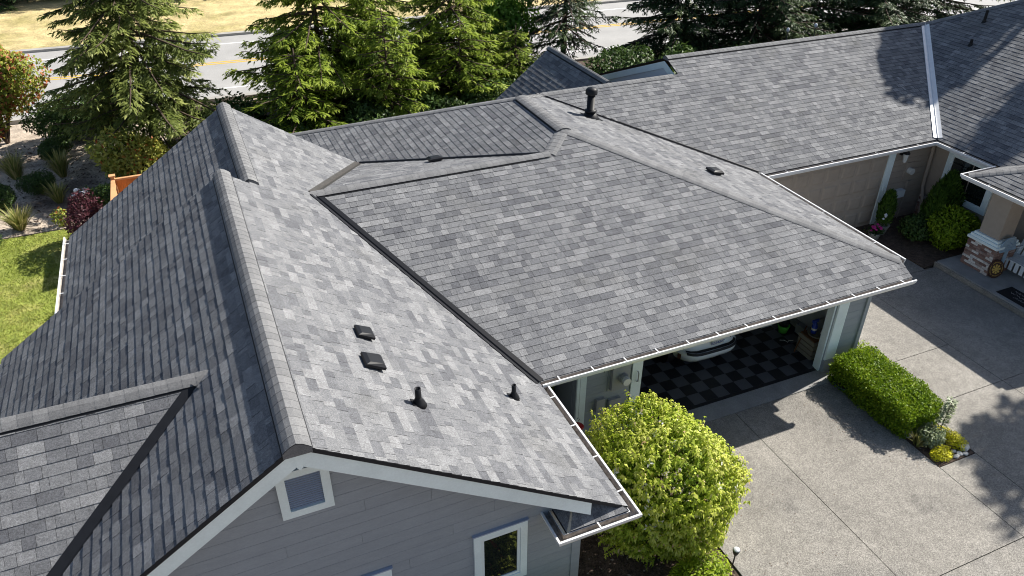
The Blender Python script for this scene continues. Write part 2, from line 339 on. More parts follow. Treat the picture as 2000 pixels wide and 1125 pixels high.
def gutter(path, z, parent, hang=.62, hw=.011):
    """open trough along a plan polyline; outside is to the right of the path"""
    pr = [(0,.0),(0,-.105),(.085,-.105),(.128,-.03),(.130,.016),(.100,.016),(.100,-.006),(.080,-.085),(.008,-.088),(.008,0)]
    pts = [V3((p[0],p[1],0)) for p in path]; offs = []
    for i in range(len(pts)):
        ds = []
        if i > 0: ds.append((pts[i]-pts[i-1]).normalized())
        if i < len(pts)-1: ds.append((pts[i+1]-pts[i]).normalized())
        ns = [V3((q.y,-q.x,0)) for q in ds]
        if len(ns) == 2:
            mm = (ns[0]+ns[1]).normalized(); offs.append(mm/max(.3, mm.dot(ns[0])))
        else: offs.append(ns[0])
    g = MB(); K = len(pr)
    vs = [pts[i]+offs[i]*o+V3((0,0,z+h)) for i in range(len(pts)) for o, h in pr]
    for i in range(len(pts)-1):
        for k in range(K):
            g.add([vs[i*K+k], vs[(i+1)*K+k], vs[(i+1)*K+(k+1)%K], vs[i*K+(k+1)%K]], [(0,1,2,3)], 1 if k in (6,7,8) else 0)
    g.add(vs[:K], [tuple(range(K))]); g.add(vs[-K:], [tuple(range(K))[::-1]])
    go = g.build('gutter', ['white_metal','dirt'], parent)
    for i in range(len(pts)-1):
        d = pts[i+1]-pts[i]; L = d.length; d.normalize(); nn = V3((d.y,-d.x,0))
        n = int(L/hang)
        for k in range(n):
            s = (k+.5)*L/max(n,1); c = pts[i]+d*s; h = MB()
            e = [c+nn*.0+V3((0,0,z+.010)), c+nn*.118+V3((0,0,z+.016))]
            h.prism([e[0]-d*hw, e[1]-d*hw, e[1]+d*hw, e[0]+d*hw], (0,0,.008)); h.build('gutter_hanger', 'white_metal', go)
    return go

def siding(poly2, plane, parent, m, expo=.19, seed=3, wmax=3.6, zt=None):
    """lap boards; poly2 in (s,z); plane maps (s, z, out) to world"""
    rr = random.Random(seed); P = list(poly2)
    if area2(P) < 0: P = P[::-1]
    s0, s1 = min(p[0] for p in P), max(p[0] for p in P); z0, z1 = min(p[1] for p in P), max(p[1] for p in P); z = z0
    while z < z1:
        x = s0-rr.uniform(0, wmax*.7)
        while x < s1:
            ln = wmax*rr.uniform(.8,1.1); c = clip_rect(P, x+.0015, x+ln-.0015, z+.007, z+expo); x += ln
            c = [p for i,p in enumerate(c) if abs(p[0]-c[i-1][0])+abs(p[1]-c[i-1][1]) > 1e-4]
            if len(c) < 3 or abs(area2(c)) < .002: continue
            K = len(c); f = [plane(p[0], p[1]+(0.0), .015+.003*(1-(p[1]-z)/expo)) for p in c]; b = [plane(p[0], p[1], -.004) for p in c]
            MB().add(f+b, [tuple(range(K))]+[(i, i+K, (i+1)%K+K, (i+1)%K) for i in range(K)], 0, rr.random()).build('siding_board', m, parent)
        z += expo

def window(name, x0, x1, z0, z1, plane, parent, trim=.10, label=None):
    """casing, sash and pane on a wall; plane maps (s, z, out)"""
    def bar(b, a0, a1, c0, c1, d0, d1):
        P = [plane(a0,c0,d1), plane(a1,c0,d1), plane(a1,c1,d1), plane(a0,c1,d1)]; Q = [plane(a0,c0,d0), plane(a1,c0,d0), plane(a1,c1,d0), plane(a0,c1,d0)]
        b.add(P+Q, [(0,1,2,3),(4,7,6,5),(0,4,5,1),(1,5,6,2),(2,6,7,3),(3,7,4,0)])
    w0 = MB(); t = trim
    for q in ((x0,x0+t,z0,z1),(x1-t,x1,z0,z1),(x0+t,x1-t,z1-t,z1),(x0+t,x1-t,z0,z0+t)): bar(w0, *q, .0, .056)
    wo = w0.build(name, 'white', parent)
    s = MB(); g = .045; a, b, c, d = x0+t+.002, x1-t-.002, z0+t+.002, z1-t-.002
    for q in ((a,a+g,c,d),(b-g,b,c,d),(a+g,b-g,d-g,d),(a+g,b-g,c,c+g)): bar(s, *q, .002, .042)
    s.build('sash', 'vinyl', wo)
    p = MB(); bar(p, a+g, b-g, c+g, d-g, .004, .028); p.build('pane', 'glass', wo)
    if label: wo['label'] = label
    return wo

# ------------------------------------------------------------------ roof planes
nPR, nPL, nH, nV, nQ = (2/3,0,1), (-2/3,0,1), (0,-1/3,1), (1/3,0,1), (-1/3,0,1)
nW, nBK, nN, nE, nDF, nDB = (0,.31,1), (0,.41,1), (0,-.43,1), (-.53,0,1), (0,-.95,1), (0,.95,1)
PR = on(nPR, (.267,0,5.294)); PL = on(nPL, (.267,0,5.294)); PL2 = on(nPL, (.70,0,5.005))
Hf = on(nH, (0,9.0,2.55)); Vf = on(nV, (7.66,0,4.4645)); Qf = on(nQ, (7.66,0,4.4645))
Wf = on(nW, (0,14.07,4.24)); BK = on(nBK, (0,17.1,4.4645)); Nf = on(nN, (0,14.12,2.63)); Ef = on(nE, (19.25,0,2.63))
DF = on(nDF, (0,8.385,4.775)); DB = on(nDB, (0,8.385,4.775))

def roof_polys(defs, roof, seed0, deck=.018):
    store = []; dk = MB()
    for i, (poly, n, sh) in enumerate(defs):
        dk.prism([V3(p)-V3((0,0,.006)) for p in poly], (0,0,-deck))
        if sh: shingle_face(poly, n, store, seed0+i*17)
    return store, dk

# ================================================================== GREY HOUSE
house = thing('grey_house', (2,10,0), 'grey lap sided house with charcoal shingle roof, white trim and open garage', 'house')
Aap, R2e = Vf(7.66,14.74), Vf(7.66,17.1)
hipC = Qf(6.985,14.07); Vb = Vf(12.95,9.46); VNt = V3((8.48,17.80,4.19)); VNb = V3((13.05,14.18,2.668)); backC = V3((1.92,21.76,2.55))
g_defs = [
 ([PR(.267,6.1), PR(.267,13.3), PR(.70,13.3), PR(.70,17.75), PR(3.55,17.75), PR(1.847,14.07), PR(4.385,8.98), PR(4.43,8.94), PR(4.43,6.1)], nPR, True),
 ([PL(.267,6.1), PL(.267,13.3), PL(-3.95,13.3), PL(-3.95,10.82), PL(-.463,8.385), PL(-3.72,6.1)], nPL, True),
 ([PL2(.70,13.22), PL2(.70,17.75), PL2(-3.05,17.70), PL2(-3.05,13.22)], nPL, True),
 ([DF(-.46,8.385), DF(-6.5,8.385), DF(-6.5,5.95), DF(-3.95,5.95)], nDF, True),
 ([DB(-.46,8.385), DB(-3.95,10.82), DB(-6.5,10.82), DB(-6.5,8.385)], nDB, False),
 ([Hf(4.385,9.0), Hf(12.86,9.0), Hf(12.95,9.46), Aap, Hf(6.985,14.07), Hf(1.847,14.07)], nH, True),
 ([Aap, Vf(12.95,9.46), Vf(12.95,14.26), VNt, R2e], nV, True),
 ([Aap, R2e, backC, V3((1.92,17.80,2.55)), Qf(3.6,17.80), hipC], nQ, True),
 ([hipC, Wf(3.56,17.74), Wf(1.847,14.07)], nW, True),
 ([R2e, VNt, V3((8.48,21.7,2.57)), backC], nBK, False),
]
roof_m = MB(); gstore, dk = roof_polys(g_defs, None, 100)
dk.prism([PL(.267,13.29), PL(-3.95,13.29), PL2(-3.05,13.29)+V3((0,0,-.1)), PL2(.70,13.29)], (0,-.06,0))
groof = dk.build('roof', 'deck', house)
build_shingles(gstore, groof)
ridge_caps((.267,6.07,5.294), (.267,13.36,5.294), nPL, nPR, groof, seed=1, lift=.045)
ridge_caps((.70,13.40,5.005), (.70,17.78,5.005), nPL, nPR, groof, seed=2, lift=.045)
ridge_caps((7.66,14.70,4.4645), (7.66,17.1,4.4645), nQ, nV, groof, seed=3)
ridge_caps(Vf(12.95,9.46), Aap, nH, nV, groof, lift=.006, wd=.16, vent=False, seed=4)
ridge_caps(Hf(6.985,14.07), Aap, nQ, nH, groof, lift=.006, wd=.16, vent=False, seed=5)
ridge_caps((1.80,14.07,4.24), (6.985,14.07,4.24), nW, nH, groof, lift=.03, wd=.14, seed=6)
ridge_caps((-6.0,8.385,4.775), (-.47,8.385,4.775), nDB, nDF, groof, lift=.03, wd=.16, seed=7, step=.165)
ridge_caps((1.92,21.76,2.55), R2e, nQ, nBK, groof, lift=.006, wd=.16, vent=False, seed=8, step=.16)
valley((1.87,14.03,4.232), (4.40,8.96,2.545), nPR, nH, groof, wd=.115)
valley(Wf(1.86,14.08), Wf(3.56,17.74), nPR, nW, groof, m='brown_metal')
valley(hipC, Wf(3.56,17.74), nW, nQ, groof, wd=.07, rib=.02)
valley(DF(-.63,8.254), DF(-3.9,5.99), nPL, nDF, groof, wd=.15)
valley(VNt, VNb, nV, nN, groof, wd=.07)
# eaves and rakes
gutter([(3.40,6.52),(3.40,6.03),(4.42,6.03),(4.42,8.95)], 2.50, house)
gutter([(4.44,9.0),(12.86,9.0)], 2.54, house, hang=.64)
gutter([(12.95,9.42),(12.95,14.10)], 2.69, house, hang=1.4, hw=.006)
gutter([(-3.95,13.32),(-3.95,10.9)], 2.47, house); gutter([(-3.05,17.70),(-3.05,13.4)], 2.49, house)
def rake(x0, x1, f, y, dz0, dep, name='rake_board', th=.04, m='white'):
    MB().prism([f(x0,0)+V3((0,y,-dz0)), f(x1,0)+V3((0,y,-dz0)), f(x1,0)+V3((0,y,-dz0-dep)), f(x0,0)+V3((0,y,-dz0-dep))], (0,th,0)).build(name, m, house)
rake(.267, 4.40, PR, 6.098, .004, .058, 'rake_edge', .02, 'deck'); rake(.267, -4.0, PL, 6.098, .004, .058, 'rake_edge', .02, 'deck'); rake(.267, 3.85, PR, 6.115, .06, .25); rake(.267, -4.0, PL, 6.115, .06, .235)
MB().prism([(.267-.05,6.108,5.2),(.267+.05,6.108,5.2),(.267+.03,6.108,4.96),(.267,6.108,4.93),(.267-.03,6.108,4.96)], (0,.006,0)).build('peak_block', 'white', house)
rake(.70, 3.5, PR, 17.70, .09, .2); rake(.70, -3.0, PL2, 17.70, .09, .2)
# small return roof at the gable corner
rs = []; rdk = MB()
ret = on((0,-.55,1), (0,6.03,2.52)); P_ = [ret(3.5,6.03), ret(4.40,6.03), V3((4.05,6.5,2.78)), V3((3.80,6.5,2.78))]
rdk.prism([p-V3((0,0,.006)) for p in P_], (0,0,-.05)); rdk.prism([V3((3.45,6.04,2.515)), V3((3.80,6.5,2.774)), V3((3.45,6.5,2.515))], (0,0,-.05)); rdk.prism([V3((4.41,6.04,2.515)), V3((4.41,6.5,2.515)), V3((4.05,6.5,2.774))], (0,0,-.05))
rr_ = rdk.build('return_roof', 'deck', house)
shingle_face(P_, (0,-.55,1), rs, 55); shingle_face([V3((3.45,6.04,2.52)), V3((3.80,6.5,2.78)), V3((3.45,6.5,2.52))], (-.74,0,1), rs, 56)
for vs, fs, tone, c, n, a in rs:
    b = MB(); b.add(vs, fs, 0, tone); b.build('shingle', 'shingle', rr_, origin=c, tone=True)
# walls
pg = lambda s, z, o: V3((s, 6.5-o, z))
gp = [(-3.4,0),(3.92,0),(3.92,2.72),(.267,5.16),(-3.4,2.72)]
gw = MB().prism([V3((x,6.506,z)) for x,z in gp], (0,.14,0)).build('gable_wall', 'siding', house)
siding([(-3.4,.2),(3.80,.2),(3.80,2.78),(.267,5.14),(-3.4,2.70)], pg, gw, 'siding', expo=.19, seed=5)
MB().b2((3.80,6.470,.1), (3.94,6.60,2.55)).build('corner_board', 'siding', house)
MB().b2((3.90,6.61,0), (3.94,10.95,2.5)).build('side_wall', 'siding', house)
gv = MB(); x0,x1,z0,z1 = -.015,.575,3.91,4.62
for q in ((x0,x0+.1,z0,z1),(x1-.1,x1,z0,z1),(x0+.1,x1-.1,z1-.1,z1),(x0+.1,x1-.1,z0,z0+.1)): gv.b2((q[0],6.44,q[2]), (q[1],6.50,q[3]))
gvo = gv.build('gable_vent', 'white', house)
for k in range(15):
    z = z0+.115+k*.0335; MB().box(((x0+x1)/2, 6.470, z), (x1-x0-.204, .0145, .004), rot=Matrix.Rotation(math.radians(30),3,'X')).build('louvre_slat', 'louvre', gvo)
MB().b2((x0+.1,6.494,z0+.1),(x1-.1,6.499,z1-.1)).build('vent_backing', 'rubber', gvo)
window('window', 2.27, 3.06, 1.33, 2.50, pg, house); window('window', .62, 1.13, 1.25, 2.46, pg, house)
for x0,x1,z in ((2.25,3.08,2.50),(.60,1.15,2.46)): MB().b2((x0,6.435,z+.001),(x1,6.487,z+.02)).build('window_drip_cap', 'louvre', house)
# garage front
pw = lambda s, z, o: V3((s, 9.62-o, z))
fw = MB().b2((5.50,9.626,0),(6.88,9.76,2.44)); fw.b2((11.70,9.626,0),(12.55,9.76,2.44)); fw.b2((6.88,9.65,2.14),(11.70,9.76,2.44)); fwo = fw.build('garage_front_wall', 'siding', house)
siding([(5.70,.15),(6.66,.15),(6.66,2.40),(5.70,2.40)], pw, fwo, 'siding', seed=6); siding([(12.02,.15),(12.50,.15),(12.50,2.40),(12.02,2.40)], pw, fwo, 'siding', seed=7)
for a,b in ((5.50,5.69),(6.68,6.90),(11.72,12.0)):
    z0_ = .32 if a > 11 else 0
    MB().b2((a,9.575,z0_),(b,9.62,2.40)).build('door_casing' if a>6 else 'porch_post', 'white', house)
MB().b2((11.66,9.63,0),(11.715,9.80,2.14)).build('door_jamb', 'white', house); MB().b2((6.885,9.63,0),(6.93,9.80,2.14)).build('door_jamb', 'white', house)
MB().b2((11.72,9.56,0),(12.02,9.619,.31)).build('trim_base', 'siding', house)
MB().b2((12.50,9.56,.05),(12.60,9.70,2.45)).build('corner_board', 'siding', house)
ws = MB().b2((12.50,9.71,0),(12.56,16.2,2.45)).build('garage_side_wall', 'siding', house)
siding([(9.72,.15),(14.4,.15),(14.4,2.45),(9.72,2.45)], lambda s,z,o: V3((12.56+o,s,z)), ws, 'siding', seed=8)
gi = MB(); gi.b2((12.38,9.77,0),(12.498,16.2,2.44)); gi.b2((5.6,16.08,0),(12.37,16.2,2.44)); gi.b2((5.6,9.77,0),(5.7,16.07,2.44)); gi.b2((5.6,9.77,2.441),(12.5,16.2,2.5))
gi.build('garage_interior', 'wallin', house)
MB().b2((12.33,9.80,.0),(12.378,13,.22)).build('baseboard', 'smooth_concrete', house)
gf = MB().b2((5.7,9.66,-.05),(12.38,16.1,.012)).build('garage_floor', 'tile_dark', house)
T = .305
for i in range(18):
    for j in range(13):
        x, y = 6.93+i*T, 9.74+j*T
        if x+T > 12.33: continue
        MB().b2((x+.002,y+.002,.012),(x+T-.002,y+T-.002,.022)).build('floor_tile', 'tile_grey' if (i+j)%2 else 'tile_dark', gf)
MB().b2((6.7,9.22,-.06),(11.9,9.655,.008)).build('threshold', 'smooth_concrete', house)
# entry recess left of the garage
en = MB(); en.b2((4.0,11.0,0),(5.6,11.1,2.5)); en.b2((5.50,9.77,0),(5.595,11.0,2.5)); en.build('entry_recess', 'siding', house)
MB().b2((4.0,9.2,-.05),(5.5,11.0,.06)).build('entry_step', 'smooth_concrete', house)
MB().b2((4.62,9.5,0),(4.76,9.62,2.4)).build('porch_post', 'white', house)
MB().b2((4.02,10.95,.06),(4.9,10.998,2.1)).build('front_door', 'rubber', house)
# wall boxes
mb = MB().b2((6.20,9.50,1.33),(6.58,9.6,1.97)); mo = mb.build('meter_box', 'greybox', house)
MB().b2((6.16,9.585,1.28),(6.62,9.612,2.02)).build('meter_plate', 'siding', mo)
def cyl_y(c, r, y0, y1, name, m, parent, n=18):
    b = MB(); b.add([(c[0]+r*math.cos(t), y, c[1]+r*math.sin(t)) for y in (y0,y1) for t in [2*math.pi*k/n for k in range(n)]], [tuple(range(n)), tuple(range(n,2*n))[::-1]]+[(k,(k+1)%n,(k+1)%n+n,k+n) for k in range(n)]); return b.build(name, m, parent)
cyl_y((6.42,1.62), .10, 9.40, 9.50, 'meter_collar', 'greybox', mo); cyl_y((6.42,1.62), .082, 9.33, 9.40, 'meter_dial', 'dial', mo)
MB().b2((6.40,9.52,1.98),(6.56,9.6,2.1)).build('conduit_box', 'tan', mo); MB().tube([(6.59,9.57,2.4),(6.59,9.57,1.98)], .02).build('conduit', 'rubber', mo)
MB().b2((5.92,9.53,.85),(6.10,9.60,1.17)).build('wall_box', 'greybox', house); MB().b2((6.20,9.53,.70),(6.45,9.60,1.08)).build('wall_box', 'greybox', house)
MB().tube([(6.79,9.56,1.60),(6.79,9.52,1.57),(6.79,9.52,1.38),(6.79,9.56,1.35)], .012).build('pull_handle', 'greybox', house)
# roof fittings
def box_vent(x, y, f, n, axis_u, name='roof_vent', label=None, s=1.0):
    c = f(x,y); n = V3(n).normalized(); u = V3((0,0,1)).cross(n).normalized(); v = n.cross(u); v = v if v.z>0 else -v
    b = MB(); fl = .30*s
    pt = lambda a,bb,h: c+u*a*s+v*bb*s+n*h*s
    
    lo = [pt(-.15,-.15,.05),pt(.15,-.15,.05),pt(.15,.15,.03),pt(-.15,.15,.03)]; mid = [pt(-.15,-.15,.09),pt(.15,-.15,.09),pt(.15,.15,.07),pt(-.15,.15,.07)]; hi = [pt(-.11,-.09,.125),pt(.11,-.09,.125),pt(.11,.10,.10),pt(-.11,.10,.10)]
    b.add(lo+mid+hi, [(3,2,1,0)]+[(i,(i+1)%4,4+(i+1)%4,4+i) for i in range(4)]+[(4+i,4+(i+1)%4,8+(i+1)%4,8+i) for i in range(4)]+[(8,9,10,11)])
    b.add([pt(-.12,-.11,.014),pt(.12,-.11,.014),pt(.12,.12,.014),pt(-.12,.12,.014),pt(-.12,-.11,.06),pt(.12,-.11,.06),pt(.12,.12,.04),pt(-.12,.12,.04)], [(0,1,5,4),(1,2,6,5),(2,3,7,6),(3,0,4,7)])
    o = b.build(name, 'black_metal', groof)
    if label: o['label'] = label
box_vent(1.57,8.87,PR,nPR,0,label='black box vent, upper of the two on the gable slope', s=.86); box_vent(1.50,8.12,PR,nPR,0,label='black box vent, lower of the two on the gable slope', s=.98)
box_vent(4.95,15.85,Wf,nW,0,label='black box vent on the small back slope', s=1.05); box_vent(10.98,13.38,Vf,nV,0,label='black box vent on the right garage slope', s=1.05)
def pipe(x, y, f, n, h, r, name='vent_pipe'):
    c = f(x,y); b = MB(); b.lathe([(r*1.0,-.05),(r,h),(r*.75,h),(r*.7,h-.06),(0.0001,h-.06)], c, 14)
    b.lathe([(r*2.6,-.02),(r*1.9,.045),(r*1.15,.10),(r*1.05,.12)], c, 14); o = b.build(name, 'black_metal', groof, smooth=True)
    nn = V3(n).normalized(); u = V3((0,0,1)).cross(nn).normalized(); v = nn.cross(u); v = v if v.z>0 else -v
    MB().prism([c+u*a+v*bb+nn*.009 for a,bb in ((-.07,-.08),(.07,-.08),(.07,.12),(-.07,.12))], nn*.005).build('flashing', 'black_metal', o)
pipe(1.92,7.42,PR,nPR,.27,.042); pipe(3.64,8.27,PR,nPR,.25,.036)
c = Vf(9.33,16.5); fl = MB(); fl.lathe([(.26,-.09),(.2,.02),(.11,.16),(.10,.16),(.10,.64)], c, 16); fo = fl.build('flue_pipe', 'black_metal', groof, smooth=True)
MB().lathe([(.115,.14),(.16,.15),(.165,.18),(.10,.21)], c, 16).build('storm_collar', 'black_metal', fo, smooth=True)
MB().lathe([(.10,.58),(.15,.60),(.155,.63),(.15,.64),(.15,.70),(.11,.75),(.0001,.77)], c, 16).build('flue_cap', 'black_metal', fo, smooth=True)
MB().prism([c+V3((a,b,-a/3+.012)) for a,b in ((-.2,-.2),(.28,-.2),(.28,.2),(-.2,.2))], (0,0,.006)).build('flashing', 'black_metal', fo)

# ================================================================== NEIGHBOUR HOUSE
nb = thing('neighbour_house', (20,16,0), 'taupe house joined to the grey one, with closed garage and white valley', 'house')
n_defs = [
 ([Nf(13.05,14.12), Nf(19.25,14.12), Nf(22.8,18.48), Nf(12.80,18.48), Nf(12.80,17.80), Nf(8.48,17.80)], nN, True),
 ([Ef(19.25,14.12), V3((22.8,18.48,4.51)), Ef(25.2,16.06), Ef(25.2,9.4), Ef(19.25,9.4)], nE, True),
 ([V3((12.80,18.48,4.505)), V3((22.8,18.48,4.505)), Ef(25.2,16.06), V3((30.2,23.2,2.55)), V3((12.80,23.2,2.55))], nBK, False),
 ([Ef(25.2,16.06), Ef(25.2,9.4), V3((30.2,9.4,2.55)), V3((30.2,23.2,2.55))], (.6,0,1), False),
]
R6L = on((-.78,0,1), (10.68,0,4.2)); R6R = on((.78,0,1), (10.68,0,4.2))
n_defs += [([R6L(10.68,17.9), R6L(10.68,21.66), R6L(8.55,21.66), R6L(8.55,18.6), R6L(10.0,18.1)], (-.78,0,1), True),
           ([R6R(10.68,17.9), R6R(12.7,19.0), R6R(12.7,21.66), R6R(10.68,21.66)], (.78,0,1), False),
           ([V3((8.48,17.80,4.195)), V3((12.80,17.80,4.20)), V3((12.80,21.8,2.55)), V3((8.48,21.8,2.55))], (0,.41,1), False)]
PXf = on((-.42,0,1), (18.05,0,2.64)); PYf = on((0,.42,1), (0,12.05,2.64))
n_defs += [([PXf(18.05,12.05), PXf(22.0,8.1), PXf(18.05,8.0)], (-.42,0,1), True), ([PYf(18.05,12.05), PYf(19.22,12.05), PYf(22.0,8.6), PYf(22.0,8.1)], (0,.42,1), True)]
nstore, ndk = roof_polys(n_defs, None, 900)
nroof = ndk.build('roof', 'deck', nb); build_shingles(nstore, nroof)
ridge_caps((8.44,17.80,4.19), (12.62,17.80,4.20), nBK, nN, nroof, lift=.025, wd=.14, seed=21)
ridge_caps((12.80,18.48,4.505), (22.8,18.48,4.505), nBK, nN, nroof, lift=.03, wd=.14, seed=22)
ridge_caps((10.68,18.0,4.2), (10.68,21.7,4.2), (-.78,0,1), (.78,0,1), nroof, lift=.03, wd=.14, seed=23)
ridge_caps(R2e, VNt, nV, nBK, groof, lift=.006, wd=.16, vent=False, seed=24)
ridge_caps((22.8,18.48,4.51), Ef(25.2,16.06), nE, nBK, nroof, lift=.006, wd=.16, vent=False, seed=25)
ridge_caps((18.05,12.05,2.64), PXf(20.6,9.5), (-.42,0,1), (0,.42,1), nroof, lift=.006, wd=.16, vent=False, seed=26)
valley(Nf(22.76,18.42), V3((19.28,14.13,2.64)), nN, nE, nroof, m='white_metal', wd=.13, rib=.035, lift=.028)
gutter([(13.12,14.12),(19.25,14.12),(19.25,12.2)], 2.60, nb, hang=1.3, hw=.007); gutter([(19.2,12.06),(18.05,12.06),(18.05,8.1)], 2.61, nb, hang=1.3, hw=.007)
MB().prism([V3((12.78,14.3,2.55)),V3((12.78,22.6,2.55)),V3((12.78,18.48,4.36))], (.03,0,0)).build('gable_wall', 'bench', nb)
for s,e in (((18.48,4.40),(22.9,2.60)),((18.48,4.40),(17.4,3.95))):
    MB().prism([V3((12.755,s[0],s[1])),V3((12.755,e[0],e[1])),V3((12.755,e[0],e[1]-.2)),V3((12.755,s[0],s[1]-.2))], (.022,0,0)).build('rake_board', 'white', nb)
pn = lambda s,z,o: V3((s,14.5-o,z))
nw = MB().b2((13.2,14.506,0),(19.86,14.65,2.55)).build('front_wall', 'tan', nb)
siding([(18.22,.1),(19.72,.1),(19.72,2.5),(18.22,2.5)], pn, nw, 'tan', seed=31)
gd = MB().b2((13.45,14.47,0),(17.96,14.503,2.25)).build('garage_door', 'tan_stucco', nb)
for i in range(8):
    for j in range(4):
        x, z = 13.5+i*.556, .06+j*.55; b = MB(); y = 14.468
        o_ = [(x+.04,z+.06),(x+.51,z+.06),(x+.51,z+.47),(x+.04,z+.47)]; i_ = [(x+.09,z+.11),(x+.46,z+.11),(x+.46,z+.42),(x+.09,z+.42)]
        b.add([(p[0],y,p[1]) for p in o_]+[(p[0],y-.018,p[1]) for p in i_], [(k,(k+1)%4,4+(k+1)%4,4+k) for k in range(4)]+[(4,5,6,7)]); b.build('door_panel', 'tan_stucco', gd)
MB().b2((17.97,14.44,0),(18.21,14.503,2.5)).build('door_casing', 'white', nb)
MB().b2((18.05,14.415,1.10),(18.16,14.439,1.25)).build('keypad', 'vinyl', nb)
ew = MB().b2((19.78,8,0),(19.9,14.5,2.55)).build('entry_wall', 'tan_stucco', nb)
window('window', 12.35, 13.95, .95, 2.35, lambda s,z,o: V3((19.78-o,s,z)), nb, trim=.14)
for z in (1.3,2.0): MB().b2((19.752,12.54,z),(19.762,13.76,z+.02)).build('window_bar', 'tan_stucco', nb)
MB().b2((19.752,13.1,1.12),(19.7625,13.13,2.18)).build('window_bar', 'tan_stucco', nb)
MB().tube([(19.62,14.40,2.55),(19.62,14.42,2.4),(19.64,14.38,1.0),(19.55,14.2,.7),(19.52,14.1,0)], .05, 8).build('downspout', 'tan_stucco', nb)
bw = MB().b2((19.70,13.98,0),(19.775,14.44,.75)).build('brick_wainscot', 'mortar', nb)
for k in range(9):
    for j in range(2):
        y0 = 13.99+j*.225+(k%2)*.01; b = MB(); b.t0 = 0; b.add([(19.69,y0,.01+k*.08),(19.69,y0+.2,.01+k*.08),(19.69,y0+.2,.075+k*.08),(19.69,y0,.075+k*.08),(19.70,y0,.01+k*.08),(19.70,y0+.2,.01+k*.08),(19.70,y0+.2,.075+k*.08),(19.70,y0,.075+k*.08)], [(0,1,2,3),(0,4,5,1),(1,5,6,2),(2,6,7,3),(3,7,4,0)], 0, R.random()); b.build('brick', 'brick', bw, tone=True)
ln = MB(); ln.b2((18.38,14.40,2.18),(18.50,14.49,2.42)); lo_ = ln.build('wall_lantern', 'rubber', nb)
MB().lathe([(.03,.14),(.085,.06),(.075,.03),(.05,-.18),(.03,-.2)], (18.44,14.30,2.2), 8).build('lantern_glass', 'dial', lo_)
MB().lathe([(.0001,.2),(.03,.17),(.10,.07),(.09,.055)], (18.44,14.30,2.2), 8).build('lantern_roof', 'rubber', lo_)
m2 = MB().b2((18.78,14.46,1.30),(19.12,14.483,1.85)).build('meter_panel', 'tan', nb); cyl_y((18.95,1.60), .095, 14.33, 14.46, 'meter_dial', 'dial', m2)
bx = MB().b2((18.56,14.32,.82),(18.88,14.48,1.04)).build('utility_box', 'bench', nb)
MB().tube([(18.64,14.46,.82),(18.64,14.46,.0)], .015, 6).build('conduit', 'tan', bx); MB().b2((19.02,14.43,1.02),(19.14,14.483,1.25)).build('utility_box', 'tan', nb); MB().tube([(19.06,14.46,1.02),(19.04,14.46,0)], .015, 6).build('conduit', 'tan', nb)
pf = MB().b2((17.86,7.5,-.1),(19.78,11.95,.15)).build('porch_floor', 'smooth_concrete', nb)
MB().b2((17.82,7.5,-.1),(17.857,11.98,.12)).build('porch_kerb', 'concrete', nb)
pc = MB().b2((18.53,10.99,.95),(19.07,11.56,2.30)).build('porch_pillar', 'tan_stucco', nb)
MB().b2((18.47,10.93,2.30),(19.13,11.62,2.40)).build('pillar_cap', 'white', pc); MB().b2((18.42,10.88,2.401),(19.18,11.67,2.46)).build('pillar_cap', 'white', pc)
for a,z0,z1 in ((.16,.93,1.0),(.12,1.001,1.07),(.07,1.071,1.13)): MB().b2((18.53-a,10.99-a,z0),(19.07+a,11.56+a,z1)).build('pillar_moulding', 'white', pc)
pb = MB().b2((18.41,10.87,.15),(19.19,11.68,.93)).build('pillar_base', 'mortar', pc)
for k in range(11):
    z = .158+k*.0705; of = .1*(k%2)
    for face in (0,1):
        a0, a1 = (10.862,11.688) if face == 0 else (18.402,19.198); x = a0-of
        while x < a1-.02:
            p, q = max(x,a0), min(x+.196,a1); x += .206
            if q-p < .03: continue
            o = .008+R.uniform(0,.006); b = MB()
            vs = [(18.41-o,p,z),(18.41-o,q,z),(18.41-o,q,z+.061),(18.41-o,p,z+.061),(18.412,p,z),(18.412,q,z),(18.412,q,z+.061),(18.412,p,z+.061)] if face==0 else [(p,10.87-o,z),(q,10.87-o,z),(q,10.87-o,z+.061),(p,10.87-o,z+.061),(p,10.872,z),(q,10.872,z),(q,10.872,z+.061),(p,10.872,z+.061)]
            b.add(vs, [(0,1,2,3),(0,4,5,1),(1,5,6,2),(2,6,7,3),(3,7,4,0)], 0, R.choice((.05,.2,.3,.45,.5,.65,.9,1.0))); b.build('brick', 'brick', pb, tone=True)
for x,y,lean in ((23.44,16.88,0),(22.5,16.40,0)):
    c = Ef(x,y); b = MB(); b.lathe([(.045,-.05),(.045,.36 if x>23 else .18),(.033,.36 if x>23 else .18),(.0001,.3 if x>23 else .14)], c, 10); b.lathe([(.08,-.03),(.055,.05)], c, 10); b.build('vent_pipe', 'black_metal', nroof)
c = R6L(9.95,18.45); MB().lathe([(.09,-.05),(.05,.05),(.05,.22),(.0001,.22)], c, 8).build('vent_pipe', 'black_metal', nroof)

